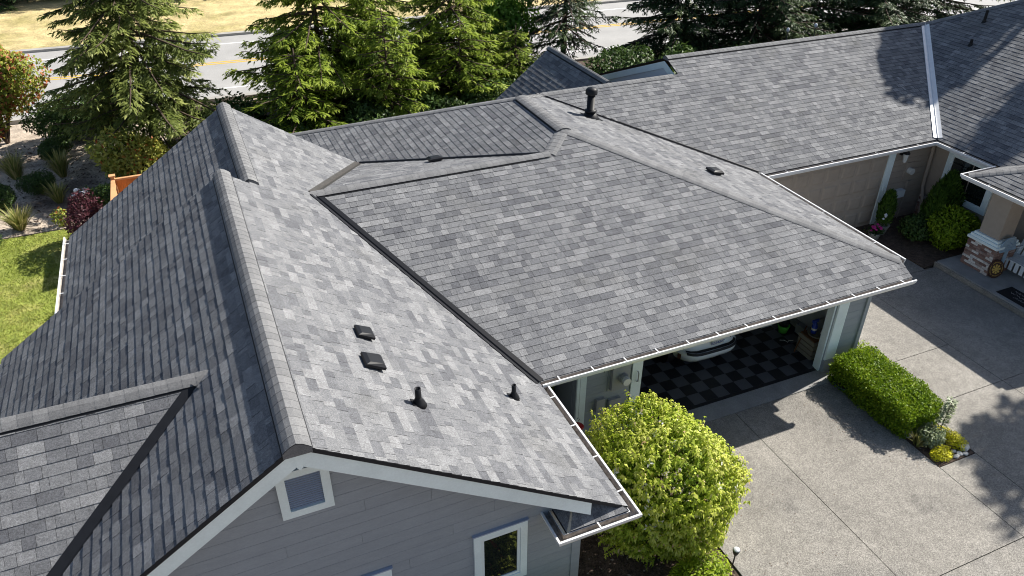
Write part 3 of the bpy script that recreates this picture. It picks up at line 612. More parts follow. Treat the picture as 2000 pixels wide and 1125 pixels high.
# ================================================================== GROUND, ROAD, DRIVE
def sheet(name, x0, y0, x1, y1, z, m, th=.03, parent=None, lab=None):
    o = MB().b2((x0,y0,z-th),(x1,y1,z)).build(name, m, parent); o['kind'] = 'structure'; return o
sheet('ground', -500, -300, 500, 600, -.10, 'soil', th=.2)
sheet('planting_bed', 3.95, -1, 6.74, 9.2, -.03, 'mulch'); sheet('planting_bed', -8.5, 21.0, 12, 33, -.04, 'mulch', th=.04)
sheet('garden_soil', -9.5, 23.6, -1.0, 33.2, -.02, 'soil', th=.015)
sheet('lawn', -11, 9.0, -3.5, 23.5, .0, 'lawn', th=.09)
sheet('planting_bed', 17.45, 12.0, 19.78, 14.5, .02, 'mulch', th=.05)
sheet('planting_bed', 11.78, 6.42, 12.72, 9.62, .0, 'mulch', th=.05)
sheet('planting_bed', -14, -2, 3.9, 6.4, -.02, 'mulch', th=.06)
sheet('back_yard', 12, 21.8, 60, 33, -.04, 'mulch', th=.05)
drive = bpy.data.objects.new('driveway', None); COL.objects.link(drive); W['driveway'] = V3((0,0,0)); drive['kind'] = 'structure'
J = .007
for x0,y0,x1,y1 in ((6.75,-3,9.1,9.215),(9.1,4.62,11.77,9.215),(9.1,-3,11.77,4.62),(11.77,4.62,12.74,6.41),(11.77,-3,12.74,4.62),(12.74,4.62,15.2,7.77),(12.74,7.77,15.2,9.2),
                    (12.74,-3,15.2,4.62),(15.2,-3,17.8,4.62),(15.2,4.62,17.8,7.77),(15.2,7.77,17.8,11.9),(15.2,11.9,17.43,14.46),(12.6,11.9,15.2,14.46),(12.6,9.2,15.2,11.9)):
    MB().b2((x0+J,y0+J,-.09),(x1-J,y1-J,0)).build('slab', 'concrete', drive)
for o in drive.children: o['kind'] = 'structure'
yr = lambda x, y: y-.05*(x-5)
def strip(name, y0, y1, z, m, th=.02, x0=-150, x1=220):
    o = MB().add([(x0,yr(x0,y0),z),(x1,yr(x1,y0),z),(x1,yr(x1,y1),z),(x0,yr(x0,y1),z),(x0,yr(x0,y0),z-th),(x1,yr(x1,y0),z-th),(x1,yr(x1,y1),z-th),(x0,yr(x0,y1),z-th)], [(0,1,2,3),(4,7,6,5),(0,4,5,1),(1,5,6,2),(2,6,7,3),(3,7,4,0)]).build(name, m); o['kind'] = 'structure'; return o
strip('road', 33.6, 43.55, -.02, 'asphalt', th=.07)
strip('road_line', 34.75, 34.9, -.016, 'paintw', th=.003); strip('road_line', 42.0, 42.15, -.016, 'paintw', th=.003)
strip('road_centre_line', 38.55, 38.68, -.016, 'painty', th=.003); strip('road_centre_line', 38.82, 38.95, -.016, 'painty', th=.003)
strip('verge', 43.9, 140, .08, 'dry', th=.2); kb = strip('kerb', 43.55, 43.9, .10, 'kerb', th=.2)
strip('kerb', 33.3, 33.6, .06, 'kerb', th=.16)

# ================================================================== PLANTS
def rot_z(a): return np.array([[math.cos(a),-math.sin(a),0],[math.sin(a),math.cos(a),0],[0,0,1]])
def conifer(loc, h, r, label, group, m='conifer', base=.6, seed=1, droop=.25, dens=1.0, open_=0.0, name='conifer_tree'):
    g = np.random.default_rng(seed); loc = np.array(loc, float)
    root = thing(name, tuple(loc), label, 'tree', group)
    sway = g.normal(0,.12,2); tp = [loc+np.array([sway[0]*t*t, sway[1]*t*t, h*t-(.1 if t==0 else 0)]) for t in np.linspace(0,1,8)]
    MB().tube([tuple(p) for p in tp], [max(.015,.028*h*(1-t)**.8*.75) for t in np.linspace(0,1,8)], 8).build('trunk', 'bark', root, smooth=True)
    limbs = MB(); P=[]; D=[]; Nn=[]; ln=[]; wd=[]; tn=[]
    z = base
    while z < h*.985:
        t = z/h; rad = r*(1-t)**.72*(1.0 if z > base+.8 else .8)+.12; k = int(6+2.5*g.random()); ph = g.random()*6.28
        for j in range(k):
            if g.random() < open_: continue
            a = ph+6.283*j/k+g.normal(0,.22); L = rad*g.uniform(.5,1.28)*(1+.22*math.sin(a*2+seed)); o = np.array([sway[0]*t*t, sway[1]*t*t, z+g.normal(0,.08)])+loc
            dr = droop*g.uniform(.6,1.5); ca, sa = math.cos(a), math.sin(a); ns = 5
            s = np.linspace(0,1,ns); zz = .10*L*s-dr*L*s**1.6+.10*L*s**4; path = np.stack([o[0]+ca*L*s, o[1]+sa*L*s, o[2]+zz], 1)
            limbs.tube([tuple(p) for p in path], [.012+.012*L*(1-q) for q in s], 4, cap=False)
            ntw = max(6, int(L*17*dens)); ts = g.uniform(.12,1,ntw)**.8; bt = g.normal(0,.10)
            for q in ts:
                c = np.array([np.interp(q,s,path[:,i]) for i in range(3)]); sd_ = g.choice((-1,1)); aa = a+sd_*g.uniform(.35,1.15); tl = (.22+.42*L*(1-q)*.6)*g.uniform(.6,1.2); tl = min(tl,.9)
                td = np.array([math.cos(aa), math.sin(aa), -.15-.55*g.random()*(droop*2)]); td /= np.linalg.norm(td)
                m_ = max(4, int(tl*22)); ss = g.uniform(0,1,m_)[:,None]
                pp = c+td*tl*ss; pp[:,2] -= .25*tl*(ss[:,0]**2)
                side_ = np.cross(td,[0,0,1.]); dd = td+side_*g.uniform(-.9,.9,m_)[:,None]+g.normal(0,.22,(m_,3))
                P.append(pp); D.append(dd); Nn.append(np.tile([.25,0,1.],(m_,1))+g.normal(0,.33,(m_,3)))
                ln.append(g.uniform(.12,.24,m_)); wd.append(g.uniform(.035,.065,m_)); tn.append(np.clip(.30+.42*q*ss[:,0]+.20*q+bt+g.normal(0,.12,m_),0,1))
        z += g.uniform(.20,.34)*(1.1-.3*t)
    P=np.concatenate(P); Q = leaf_quads(P, np.concatenate(D), np.concatenate(Nn), np.concatenate(ln), np.concatenate(wd), .2, .1)
    limbs.build('limbs', 'bark', root)
    quads('crown', Q, np.concatenate(tn), m, root, tuple(loc))
    return root
def copy_tree(src, loc, rz, sc_, label, group=None):
    r = src.copy(); COL.objects.link(r); r.location = loc; r.rotation_euler = (0,0,rz); r.scale = (sc_[0],sc_[0],sc_[1]); r['label'] = label
    if group: r['group'] = group
    for ch in src.children:
        c = ch.copy(); COL.objects.link(c); c.parent = r
    return r
def blob_points(g, n, rad, lobes=9, shell=.55, flat=0.0, amp=.22):
    """points and outward normals in a lumpy crown of radii rad about the origin"""
    d = nrm(g.normal(0,1,(n,3))); ld = nrm(g.normal(0,1,(lobes,3))); ls = g.uniform(.5,1.,lobes)
    bumps = np.max(np.exp(((d@ld.T)-1)*9)*ls, axis=1); k = 1-amp+amp*1.3*bumps
    s = 1-(1-shell)*g.random(n)**2.0; p = d*(k*s)[:,None]*np.array(rad); return p, nrm(d/np.array(rad)), s
def shrub(name, loc, rad, n, leaf, m, label, cat='shrub', group=None, seed=1, zc=None, droop=.3, tone0=0., shell=.45, stems=6, up=.3, lobes=9, amp=.25, special=0., part='foliage', aspect=.5):
    g = np.random.default_rng(seed); root = thing(name, loc, label, cat, group); zc = rad[2]*.95 if zc is None else zc
    p, nn, s = blob_points(g, n, rad, lobes, shell, amp=amp); keep = p[:,2] > -zc+.02; p, nn, s = p[keep], nn[keep], s[keep]; n = len(p)
    c = np.array(loc)+np.array([0,0,zc]); tang = nrm(g.normal(0,1,(n,3))); D = nrm(nn*.55+tang*.9-np.array([0,0,droop])); Nn = nrm(nn+np.array([0,0,up])+g.normal(0,.45,(n,3)))
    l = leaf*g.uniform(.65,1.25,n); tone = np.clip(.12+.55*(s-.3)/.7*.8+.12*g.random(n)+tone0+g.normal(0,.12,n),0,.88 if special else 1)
    if special: tone[g.random(n) < special] = g.uniform(.92,1)
    if special:
        k = g.random(n) < special*np.clip(nn[:,2]+.6,0.2,1.6); tone[k] = g.uniform(.91,1,k.sum())
    Q = leaf_quads(p+c, D, Nn, l, l*aspect*g.uniform(.8,1.2,n), .25+droop*.6, .18)
    st = MB()
    for k in range(stems):
        a = 6.283*k/stems+g.random(); e = np.array(loc)+np.array([math.cos(a)*rad[0]*.55, math.sin(a)*rad[1]*.55, zc+rad[2]*.35*g.random()])
        mid = np.array(loc)+(e-np.array(loc))*.5+np.array([0,0,.12*zc]); st.tube([tuple(np.array(loc)-np.array([0,0,.05])), tuple(mid), tuple(e)], [.03*max(rad[0],.3), .022*max(rad[0],.3), .008], 5, cap=False)
    st.build('stems', 'bark', root); quads(part, Q, tone, m, root, tuple(loc)); return root
def blades(name, loc, n, h, spread, m, label, group=None, seed=1, wd=.012, cat='ornamental grass'):
    g = np.random.default_rng(seed); root = thing(name, loc, label, cat, group); a = g.uniform(0,6.28,n); sp = spread*g.random(n)**.6; hh = h*g.uniform(.55,1.1,n)
    o = np.array(loc)+np.stack([np.cos(a)*sp*.25, np.sin(a)*sp*.25, np.zeros(n)],1); mid = o+np.stack([np.cos(a)*sp*.45, np.sin(a)*sp*.45, hh*.65],1); tip = o+np.stack([np.cos(a)*sp, np.sin(a)*sp, hh],1)
    sd_ = np.stack([-np.sin(a), np.cos(a), np.zeros(n)],1)*wd
    Q = np.concatenate([np.stack([o-sd_, o+sd_, mid+sd_, mid-sd_],1), np.stack([mid-sd_, mid+sd_, tip+sd_*.2, tip-sd_*.2],1)]); quads('blades', Q, np.tile(g.random(n),2), m, root, tuple(loc)); return root

# conifers between the house and the road
GT = 'conifers between the house and the road'
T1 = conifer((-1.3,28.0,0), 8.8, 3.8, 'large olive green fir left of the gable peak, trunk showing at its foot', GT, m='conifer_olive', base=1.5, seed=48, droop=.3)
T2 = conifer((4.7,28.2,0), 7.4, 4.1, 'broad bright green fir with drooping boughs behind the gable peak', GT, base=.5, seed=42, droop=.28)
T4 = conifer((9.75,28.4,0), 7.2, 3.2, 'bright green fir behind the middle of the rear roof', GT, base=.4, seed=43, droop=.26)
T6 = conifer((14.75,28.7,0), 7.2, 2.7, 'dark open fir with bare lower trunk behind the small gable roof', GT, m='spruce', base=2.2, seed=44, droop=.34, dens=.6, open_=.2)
T7 = conifer((20.6,28.6,0), 7.6, 3.3, 'shade-coloured spruce at the road end of the neighbour ridge, leftmost of the dark row', GT, m='spruce', base=.3, seed=45, droop=.25)
copy_tree(T7, (23.6,27.4,0), 1.3, (1.0,.9), 'shade-coloured spruce second along the dark row behind the neighbour ridge')
copy_tree(T7, (27.0,28.8,0), 2.6, (1.1,1.0), 'shade-coloured spruce behind the middle of the neighbour ridge')
copy_tree(T7, (30.6,27.6,0), 4.0, (1.0,.85), 'shade-coloured spruce behind the neighbour ridge left of the white valley')
copy_tree(T7, (34.3,28.5,0), 5.1, (1.1,1.0), 'shade-coloured spruce behind the white valley, rightmost of the dark row')
T3 = conifer((7.2,30.0,0), 7, 2.1, 'slim light green conifer between the two bright firs', GT, base=.8, seed=46, droop=.4, dens=.9)
T5 = conifer((6.5,25.6,0), 4.9, 2.0, 'young bright fir close behind the rear roof, left of its middle', GT, base=.2, seed=47, droop=.2, dens=.85, open_=.18)
copy_tree(T5, (3.4,25.7,0), 2.1, (1.3,.8), 'young bright fir close behind the right slope of the gable')
copy_tree(T5, (9.3,26.4,0), 3.3, (1.25,.85), 'young bright fir close behind the middle of the rear roof')
copy_tree(T5, (11.8,26.9,0), 4.4, (.9,.72), 'young bright fir left of the small gable roof, in front of the maple')
copy_tree(T4, (6.3,27.7,0), 4.1, (.75,.72), 'smaller bright fir filling the gap right of the broad fir')
copy_tree(T2, (12.3,30.6,0), 2.7, (.62,.8), 'yellow green fir behind the bright maple')
for i,(x,y) in enumerate(((-9.8,56.5),(-4.5,61),(3.4,56.5))):
    copy_tree(T7, (x,y,0), i*1.7, (1.5,1.5), ('dark spruce across the road at the far left corner', 'dark spruce across the road behind the olive fir', 'dark spruce across the road above the dry grass')[i], 'spruces across the road')
# trees right of the frame whose shadows fall on the neighbour roof and the drive
GS = 'trees shading the neighbour side'
S1 = shrub('shade_tree', (31.6,18.9,0), (1.9,1.9,2.3), 3600, .34, 'maple', 'tall broadleaf tree beside the neighbour house that shades its valley', 'tree', GS, seed=57, zc=12.4, shell=.2, part='crown', amp=.45, aspect=.8)
S2 = shrub('shade_tree', (31.8,14.6,0), (1.3,1.3,3.0), 3400, .34, 'maple', 'tall narrow tree beyond the neighbour roof that streaks it with shade', 'tree', GS, seed=58, zc=11.6, shell=.2, part='crown', amp=.45, aspect=.8)
S3 = shrub('shade_tree', (26.75,8.05,0), (2.0,1.5,1.9), 1700, .30, 'maple', 'open broadleaf tree beside the drive that dapples the slabs', 'tree', GS, seed=59, zc=10.8, shell=.2, part='crown', amp=.5, aspect=.8)
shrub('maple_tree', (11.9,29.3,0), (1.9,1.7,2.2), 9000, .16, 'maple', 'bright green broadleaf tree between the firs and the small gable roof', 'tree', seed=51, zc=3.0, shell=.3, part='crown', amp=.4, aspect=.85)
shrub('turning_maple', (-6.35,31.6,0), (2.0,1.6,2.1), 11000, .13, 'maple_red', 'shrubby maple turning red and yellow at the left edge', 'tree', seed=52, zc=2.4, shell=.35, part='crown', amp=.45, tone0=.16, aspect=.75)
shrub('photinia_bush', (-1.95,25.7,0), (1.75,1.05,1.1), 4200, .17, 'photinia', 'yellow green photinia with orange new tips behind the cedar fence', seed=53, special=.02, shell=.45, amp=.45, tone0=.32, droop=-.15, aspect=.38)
shrub('barberry_bush', (-3.35,22.2,0), (.62,1.15,.85), 3600, .09, 'barberry', 'dark purple leaved bush at the corner of the left gutter', seed=54, shell=.4, droop=-.2, amp=.4)
GU = 'shrubs under the firs'
U1 = shrub('evergreen_shrub', (-4.2,31.0,0), (1.4,1.0,.9), 4200, .13, 'dark_shrub', 'mid green shrub below the turning maple beside the bare soil', group=GU, seed=55, tone0=.1)
for i,(x,y,s1,lab) in enumerate(((3.0,24.9,1.1,'dark shrub under the broad fir just right of the gable peak'),(5.6,25.3,1.2,'dark shrub under the fir boughs behind the left of the rear roof'),(8.2,25.2,1.1,'dark shrub behind the middle of the rear roof edge'),(10.2,25.6,1.2,'dark shrub below the bright maple left of the small gable roof'),(-2.6,31.8,1.0,'dark shrub at the foot of the olive fir'),(6.6,27.6,1.1,'shaded shrub between the trunks of the bright firs'),(1.2,27.0,1.2,'dark shrub between the olive fir and the broad fir'),(12.4,27.2,1.3,'dark shrub at the foot of the bright maple beside the dark open fir'),(4.6,31.4,1.4,'shrub on the road side of the broad fir'),(9.0,31.4,1.4,'shrub on the road side of the middle firs'),(0.9,24.2,.9,'dark shrub right behind the gable peak'))):
    copy_tree(U1, (x,y,0), i*1.1, (s1,s1*1.05), lab, GU)
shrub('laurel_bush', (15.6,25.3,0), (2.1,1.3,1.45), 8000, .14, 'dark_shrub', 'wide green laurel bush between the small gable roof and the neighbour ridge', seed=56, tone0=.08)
copy_tree(U1, (18.2,25.2,0), .4, (1.3,1.5), 'dark green bush behind the left end of the neighbour ridge', GU)
copy_tree(U1, (21.5,24.9,0), 1.4, (1.3,1.3), 'dark green bush behind the neighbour ridge, right of the laurel', GU)
copy_tree(U1, (25.5,25.0,0), 2.4, (1.3,1.3), 'dark green bush behind the middle of the neighbour ridge', GU)
GG = 'grass clumps in the dry soil'
for i,(x,y,n,h,s_,lab) in enumerate(((-5.75,28.0,300,.8,.5,'straw tipped grass clump at the left edge of the dry soil'),(-4.35,27.6,280,.8,.42,'straw tipped grass clump in the middle of the dry soil'),(-5.3,24.0,300,.6,.5,'low olive grass clump at the left edge near the lawn'),(-4.35,25.5,160,.6,.4,'thin dark grass tuft in the shaded soil'))):
    blades('grass_clump', (x,y,0), n, h, s_, 'straw', lab, GG, seed=60+i)
shrub('flowering_bush', (-3.45,24.6,0), (.42,.38,.38), 1100, .08, 'dark_shrub', 'low bush with pale blue white flower heads in the left bed', seed=64)
fb = bpy.data.objects['flowering_bush']
for k in range(9):
    a = R.uniform(0,6.28); MB().lathe([(.0001,-.04),(.065,-.01),(.075,.03),(.045,.06),(.0001,.07)], (-3.62+.3*math.cos(a)*R.random(),24.5+.3*math.sin(a)*R.random(),.6+R.uniform(0,.12)), 8).build('flower_head', 'petalw', fb)
for i,(x,y,s1,lab) in enumerate(((-4.9,26.4,.45,'small dark shrub between the grass clumps in the dry soil'),(-5.9,25.6,.5,'small dark shrub at the left edge of the shaded soil'),(-2.7,24.4,.5,'small dark shrub between the flowering bush and the cedar fence'),(-4.6,29.2,.5,'small dark shrub behind the middle grass clump'),(-6.0,22.9,.4,'small shrub at the left end of the lawn edge'))):
    copy_tree(U1, (x,y,0), i*1.3, (s1,s1), lab, GU)
shrub('small_shrub', (-4.15,23.75,0), (.28,.25,.28), 260, .10, 'photinia', 'small pale leafy shrub at the lawn edge of the left bed', seed=65, tone0=.2)
shrub('low_shrub', (-3.2,18.4,0), (.45,1.0,.5), 1500, .09, 'boxwood', 'low green shrub in the gutter shade beside the left lawn', seed=66)
# lawn blades
g = np.random.default_rng(5); n = 26000; P = np.stack([g.uniform(-8,-3.6,n), g.uniform(15.5,23.45,n), np.zeros(n)],1)
Q = leaf_quads(P, np.stack([g.normal(0,.5,n), g.normal(0,.5,n), np.ones(n)],1), np.stack([g.normal(0,1,n), g.normal(0,1,n), np.full(n,.2)],1), g.uniform(.03,.07,n), np.full(n,.018), .3, 0)
tag(quads('grass', Q, np.clip(.5+.25*np.sin(P[:,0]*2.1+P[:,1]*1.3)+g.normal(0,.2,n),0,1), 'grassblade', None, (-5,19,0)), 'short lawn grass in the left corner', 'grass', kind='stuff')
n = 2600; P = np.stack([g.uniform(-7.5,-2.2,n), g.uniform(23.6,31,n), np.full(n,-.015)],1)
Q = leaf_quads(P, np.stack([g.normal(0,1,n), g.normal(0,1,n), g.normal(0,.25,n)],1), np.stack([g.normal(0,.4,n), g.normal(0,.4,n), np.ones(n)],1), g.uniform(.06,.14,n), g.uniform(.03,.06,n), .1, .1)
tag(quads('fallen_leaves', Q, g.random(n), 'chip', None, (-5,27,0)), 'fallen leaves and litter on the dry soil of the left garden', 'litter', kind='stuff')
# bark chips
n = 5200; P = np.stack([g.uniform(4.0,6.72,n), g.uniform(4.5,9.1,n), np.full(n,-.025)],1); P[:700] = np.stack([g.uniform(11.8,12.7,700), g.uniform(6.45,9.5,700), np.full(700,.005)],1)
Q = leaf_quads(P, np.stack([g.normal(0,1,n), g.normal(0,1,n), g.normal(0,.25,n)],1), np.stack([g.normal(0,.4,n), g.normal(0,.4,n), np.ones(n)],1), g.uniform(.03,.09,n), g.uniform(.015,.035,n), .1, .1)
tag(quads('bark_chips', Q, g.random(n)**1.6, 'chip', None, (5.4,7,0)), 'loose brown bark chips scattered over the beds', 'bark chips', kind='stuff')

n = 420; P = np.stack([g.uniform(4.6,12.8,n), 9.0-g.uniform(.012,.075,n), np.full(n,2.46)],1); P[300:] = np.stack([4.42+g.uniform(.012,.075,120), g.uniform(6.1,8.9,120), np.full(120,2.42)],1)
Q = leaf_quads(P, np.stack([g.normal(0,1,n), g.normal(0,.5,n), g.normal(0,.3,n)],1), np.stack([g.normal(0,.4,n), g.normal(0,.4,n), np.ones(n)],1), g.uniform(.03,.07,n), g.uniform(.012,.03,n), .1, .1)
tag(quads('gutter_litter', Q, g.random(n), 'chip', None, (8,9,2.4)), 'dry needles and leaf litter lying in the white gutters', 'litter', kind='stuff')
n = 260; P = np.stack([g.normal(11.2,.7,n), g.normal(8.0,1.1,n), np.full(n,.006)],1); P[160:] = np.stack([7.0+g.random(100)**2*1.5, g.uniform(5.2,8.8,100), np.full(100,.006)],1); P = P[(P[:,0] < 11.75) & (P[:,1] < 9.15)]; n = len(P)
Q = leaf_quads(P, np.stack([g.normal(0,1,n), g.normal(0,1,n), g.normal(0,.1,n)],1), np.stack([g.normal(0,.3,n), g.normal(0,.3,n), np.ones(n)],1), g.uniform(.02,.05,n), g.uniform(.01,.025,n), .1, .1)
tag(quads('fallen_petals', Q, .6+.4*g.random(n), 'chip', None, (10,7,0)), 'pale fallen petals and leaf bits scattered on the driveway', 'litter', kind='stuff')
# dogwood by the drive
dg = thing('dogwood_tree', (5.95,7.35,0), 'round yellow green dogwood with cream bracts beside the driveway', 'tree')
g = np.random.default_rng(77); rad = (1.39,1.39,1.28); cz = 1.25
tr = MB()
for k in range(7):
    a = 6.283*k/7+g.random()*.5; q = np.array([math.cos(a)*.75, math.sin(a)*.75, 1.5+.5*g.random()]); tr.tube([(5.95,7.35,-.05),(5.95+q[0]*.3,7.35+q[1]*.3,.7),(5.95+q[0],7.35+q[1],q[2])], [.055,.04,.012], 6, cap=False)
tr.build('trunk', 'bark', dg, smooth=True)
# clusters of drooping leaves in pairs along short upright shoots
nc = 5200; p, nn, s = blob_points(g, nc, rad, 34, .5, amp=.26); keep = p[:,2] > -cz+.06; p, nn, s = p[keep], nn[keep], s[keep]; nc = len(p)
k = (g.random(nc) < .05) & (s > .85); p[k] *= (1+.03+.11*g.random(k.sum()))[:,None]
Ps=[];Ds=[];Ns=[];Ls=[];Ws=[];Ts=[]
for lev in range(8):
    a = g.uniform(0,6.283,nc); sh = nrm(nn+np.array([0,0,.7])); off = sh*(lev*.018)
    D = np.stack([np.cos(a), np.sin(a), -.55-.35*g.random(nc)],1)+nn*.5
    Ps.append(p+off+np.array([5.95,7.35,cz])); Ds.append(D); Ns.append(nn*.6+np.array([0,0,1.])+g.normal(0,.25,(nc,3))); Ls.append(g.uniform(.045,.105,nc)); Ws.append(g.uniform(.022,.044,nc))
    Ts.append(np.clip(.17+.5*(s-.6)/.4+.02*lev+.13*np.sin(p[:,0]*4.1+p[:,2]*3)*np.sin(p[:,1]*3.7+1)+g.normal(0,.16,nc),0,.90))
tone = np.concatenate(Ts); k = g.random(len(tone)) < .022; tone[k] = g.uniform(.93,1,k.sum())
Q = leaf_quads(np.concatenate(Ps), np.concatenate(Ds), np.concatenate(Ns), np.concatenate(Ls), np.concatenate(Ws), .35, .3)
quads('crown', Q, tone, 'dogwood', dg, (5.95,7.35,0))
for i in np.where((s > .9) & (nn[:,2] > -.3))[0][:46]:
    c = V3(p[i])*1.03+V3((5.95,7.35,cz)); br = MB(); ax = V3(nn[i]).orthogonal().normalized(); ay = V3(nn[i]).cross(ax)
    for q in range(4):
        d = ax*math.cos(q*1.571)+ay*math.sin(q*1.571); e = V3(nn[i]).cross(d); br.add([c, c+d*.035+e*.02+V3(nn[i])*.006, c+d*.085, c+d*.035-e*.02+V3(nn[i])*.006], [(0,1,2,3)])
    br.build('bract', 'whiteplastic', dg)
shrub('round_shrub', (5.95,5.95,0), (.62,.5,.42), 3600, .06, 'boxwood', 'low round yellow green shrub at the bottom edge below the dogwood', seed=71, tone0=.1, zc=.3, up=.8)
shrub('window_shrub', (3.05,5.5,0), (1.0,.62,.68), 2600, .26, 'photinia', 'broad leaved shrub in front of the gable wall window', seed=72, tone0=.1, aspect=.2, droop=-.2)
# clipped hedge
hg = thing('clipped_hedge', (12.15,8.2,0), 'clipped boxy green hedge on the island bed beside the garage post', 'hedge')
g = np.random.default_rng(78); n = 44000; d = g.uniform(-1,1,(n,3)); ax = g.integers(0,3,n); sg = np.where(g.random(n)<.5,-1.,1.); d[np.arange(n),ax] = sg
rr2 = (np.abs(d)**6).sum(1)**(1/6); d /= rr2[:,None]*1.0; dep = (1-.38*g.random(n)**1.3)[:,None]; nn = nrm(np.sign(d)*np.abs(d)**5); lump = 1+.03*np.sin(d[:,0]*7+1)+.03*np.sin(d[:,1]*11)+.03*np.cos(d[:,2]*9+d[:,1]*6)+g.normal(0,.012,n)
p = d*dep*lump[:,None]*np.array([.56,1.06,.37])+np.array([12.16,8.32,.33]); n = len(p)
Q = leaf_quads(p, nn*.6+nrm(g.normal(0,1,(n,3))), nn+g.normal(0,.6,(n,3)), g.uniform(.035,.065,n), g.uniform(.02,.036,n), .1, .15)
quads('foliage', Q, np.clip(.42+g.normal(0,.2,n)+.12*np.sin(p[:,1]*6)*np.sin(p[:,0]*7),0,1), 'boxwood', hg, (12.15,8.2,0))
st = MB()
for k in range(9): st.tube([(12.2+R.uniform(-.2,.2),7.3+k*.23,-.03),(12.2+R.uniform(-.3,.3),7.3+k*.23,.4)], .015, 5)
st.build('stems', 'bark', hg); MB().b2((11.88,7.6,-.02),(12.46,9.05,.44)).build('core_light_block', 'bark', hg)  # solid unseen core added so no light leaks through the hedge
# island planting
shrub('sedum_clump', (12.04,6.62,0), (.28,.21,.15), 1500, .035, 'sedum', 'yellow sedum cushion at the near corner of the island bed', seed=81, zc=.06, up=.9, stems=3, group='yellow sedum cushions')
shrub('sedum_clump', (12.56,6.85,0), (.21,.44,.17), 2200, .035, 'sedum', 'longer yellow sedum cushion beside the white rock', seed=82, zc=.07, up=.9, stems=3, group='yellow sedum cushions')
shrub('perennial_clump', (12.08,6.98,0), (.28,.26,.26), 1500, .06, 'greygreen', 'soft grey green perennial at the end of the hedge', seed=83, zc=.2, tone0=-.05)
gs = thing('tall_perennial', (12.62,7.10,0), 'tall pale leaved stem leaning over the island bed', 'plant'); gg = np.random.default_rng(9); n = 420; t = gg.random(n)**.7; a = gg.uniform(0,6.28,n)
P = np.stack([12.50+.12*t+.09*np.cos(a)*gg.random(n), 7.12+.02*t+.09*np.sin(a)*gg.random(n), .12+.68*t],1)
quads('leaves', leaf_quads(P, np.stack([np.cos(a),np.sin(a),.3+0*a],1), np.stack([0*a,0*a,1+0*a],1)+gg.normal(0,.3,(n,3)), gg.uniform(.05,.09,n), gg.uniform(.025,.04,n), .1,.1), np.clip(.45+.4*t+gg.normal(0,.15,n),0,1), 'greygreen', gs, (12.62,7.1,0))
MB().tube([(12.5,7.1,-.02),(12.56,7.11,.45),(12.62,7.14,.8)], .01, 5).build('stem', 'bark', gs)
blades('grass_tuft', (11.85,7.02,0), 60, .3, .22, 'straw', 'small pale grass tuft beside the white rock at the hedge foot', seed=84, wd=.008)
def rock(loc, s, lab, seed, grp=None):
    g = np.random.default_rng(seed); b = MB(); n = 10; pr_ = [(.0001,-.5),(.75,-.45),(1,-.05),(.8,.35),(.4,.55),(.0001,.6)]; vs = []
    b.lathe(pr_, (0,0,0), n); b.v = [V3((p.x*s[0]*(1+.18*g.normal()), p.y*s[1]*(1+.18*g.normal()), p.z*s[2]*(1+.12*g.normal())))+V3(loc) for p in b.v]
    return tag(b.build('rock', 'stonew', None), lab, 'rock', grp)
rock((11.90,7.30,.05), (.11,.09,.11), 'white rock at the foot of the hedge', 1, 'rocks in the island bed'); rock((12.60,6.58,.06), (.10,.09,.10), 'white rock beside the yellow sedum', 2, 'rocks in the island bed')
for k,(x,y,s_) in enumerate(((12.42,6.52,.055),(12.30,6.48,.05),(12.52,6.47,.05),(12.36,6.60,.045))): rock((x,y,.02), (s_*1.3,s_,s_*.8), ('largest small stone in the middle of the island bed edge','small stone at the bed edge next to the near sedum','small stone at the bed edge just before the white rock','small stone set back between the two sedum cushions')[k], 10+k, 'edging stones of the island bed')
bo = thing('planter_bowl', (11.78,8.95,0), 'shallow green bowl tucked under the hedge beside the garage post', 'planter')
MB().lathe([(.10,.0),(.20,.06),(.26,.15),(.275,.155),(.25,.13),(.0001,.12)], (11.80,8.95,0), 20).build('bowl', 'greenpot', bo, smooth=True); MB().lathe([(.245,.131),(.0001,.14)], (11.80,8.95,0), 16).build('potting_soil', 'mulch', bo)
shrub('edge_plant', (12.75,9.55,0), (.25,.22,.28), 500, .06, 'boxwood', 'small light green plant at the far end of the hedge by the wall', seed=85, tone0=.15)
# path light
pl = thing('path_light', (6.70,6.12,0), 'dark cone path light with silver top at the bed edge', 'lamp')
MB().tube([(6.70,6.12,-.05),(6.72,6.13,.30)], .012, 8).build('stake', 'lampmetal', pl); MB().lathe([(.015,.27),(.045,.33),(.062,.41),(.062,.425)], (6.72,6.13,0), 14).build('shade', 'lampmetal', pl, smooth=True); MB().lathe([(.06,.4255),(.05,.44),(.0001,.447)], (6.72,6.13,0), 14).build('lens', 'silver', pl, smooth=True)
for i,(x,y,lab) in enumerate(((20.9,22.6,'small globe garden light behind the neighbour ridge, left one of the pair'),(22.3,22.7,'small globe garden light behind the neighbour ridge, right one of the pair'))):
    q = thing('garden_light', (x,y,0), lab, 'lamp', 'globe lights behind the neighbour ridge'); MB().tube([(x,y,0),(x,y,3.45)], .018, 8).build('post', 'lampmetal', q); MB().lathe([(.02,3.42),(.06,3.47),(.065,3.52),(.045,3.57),(.0001,3.59)], (x,y,0), 12).build('globe', 'silver', q, smooth=True)
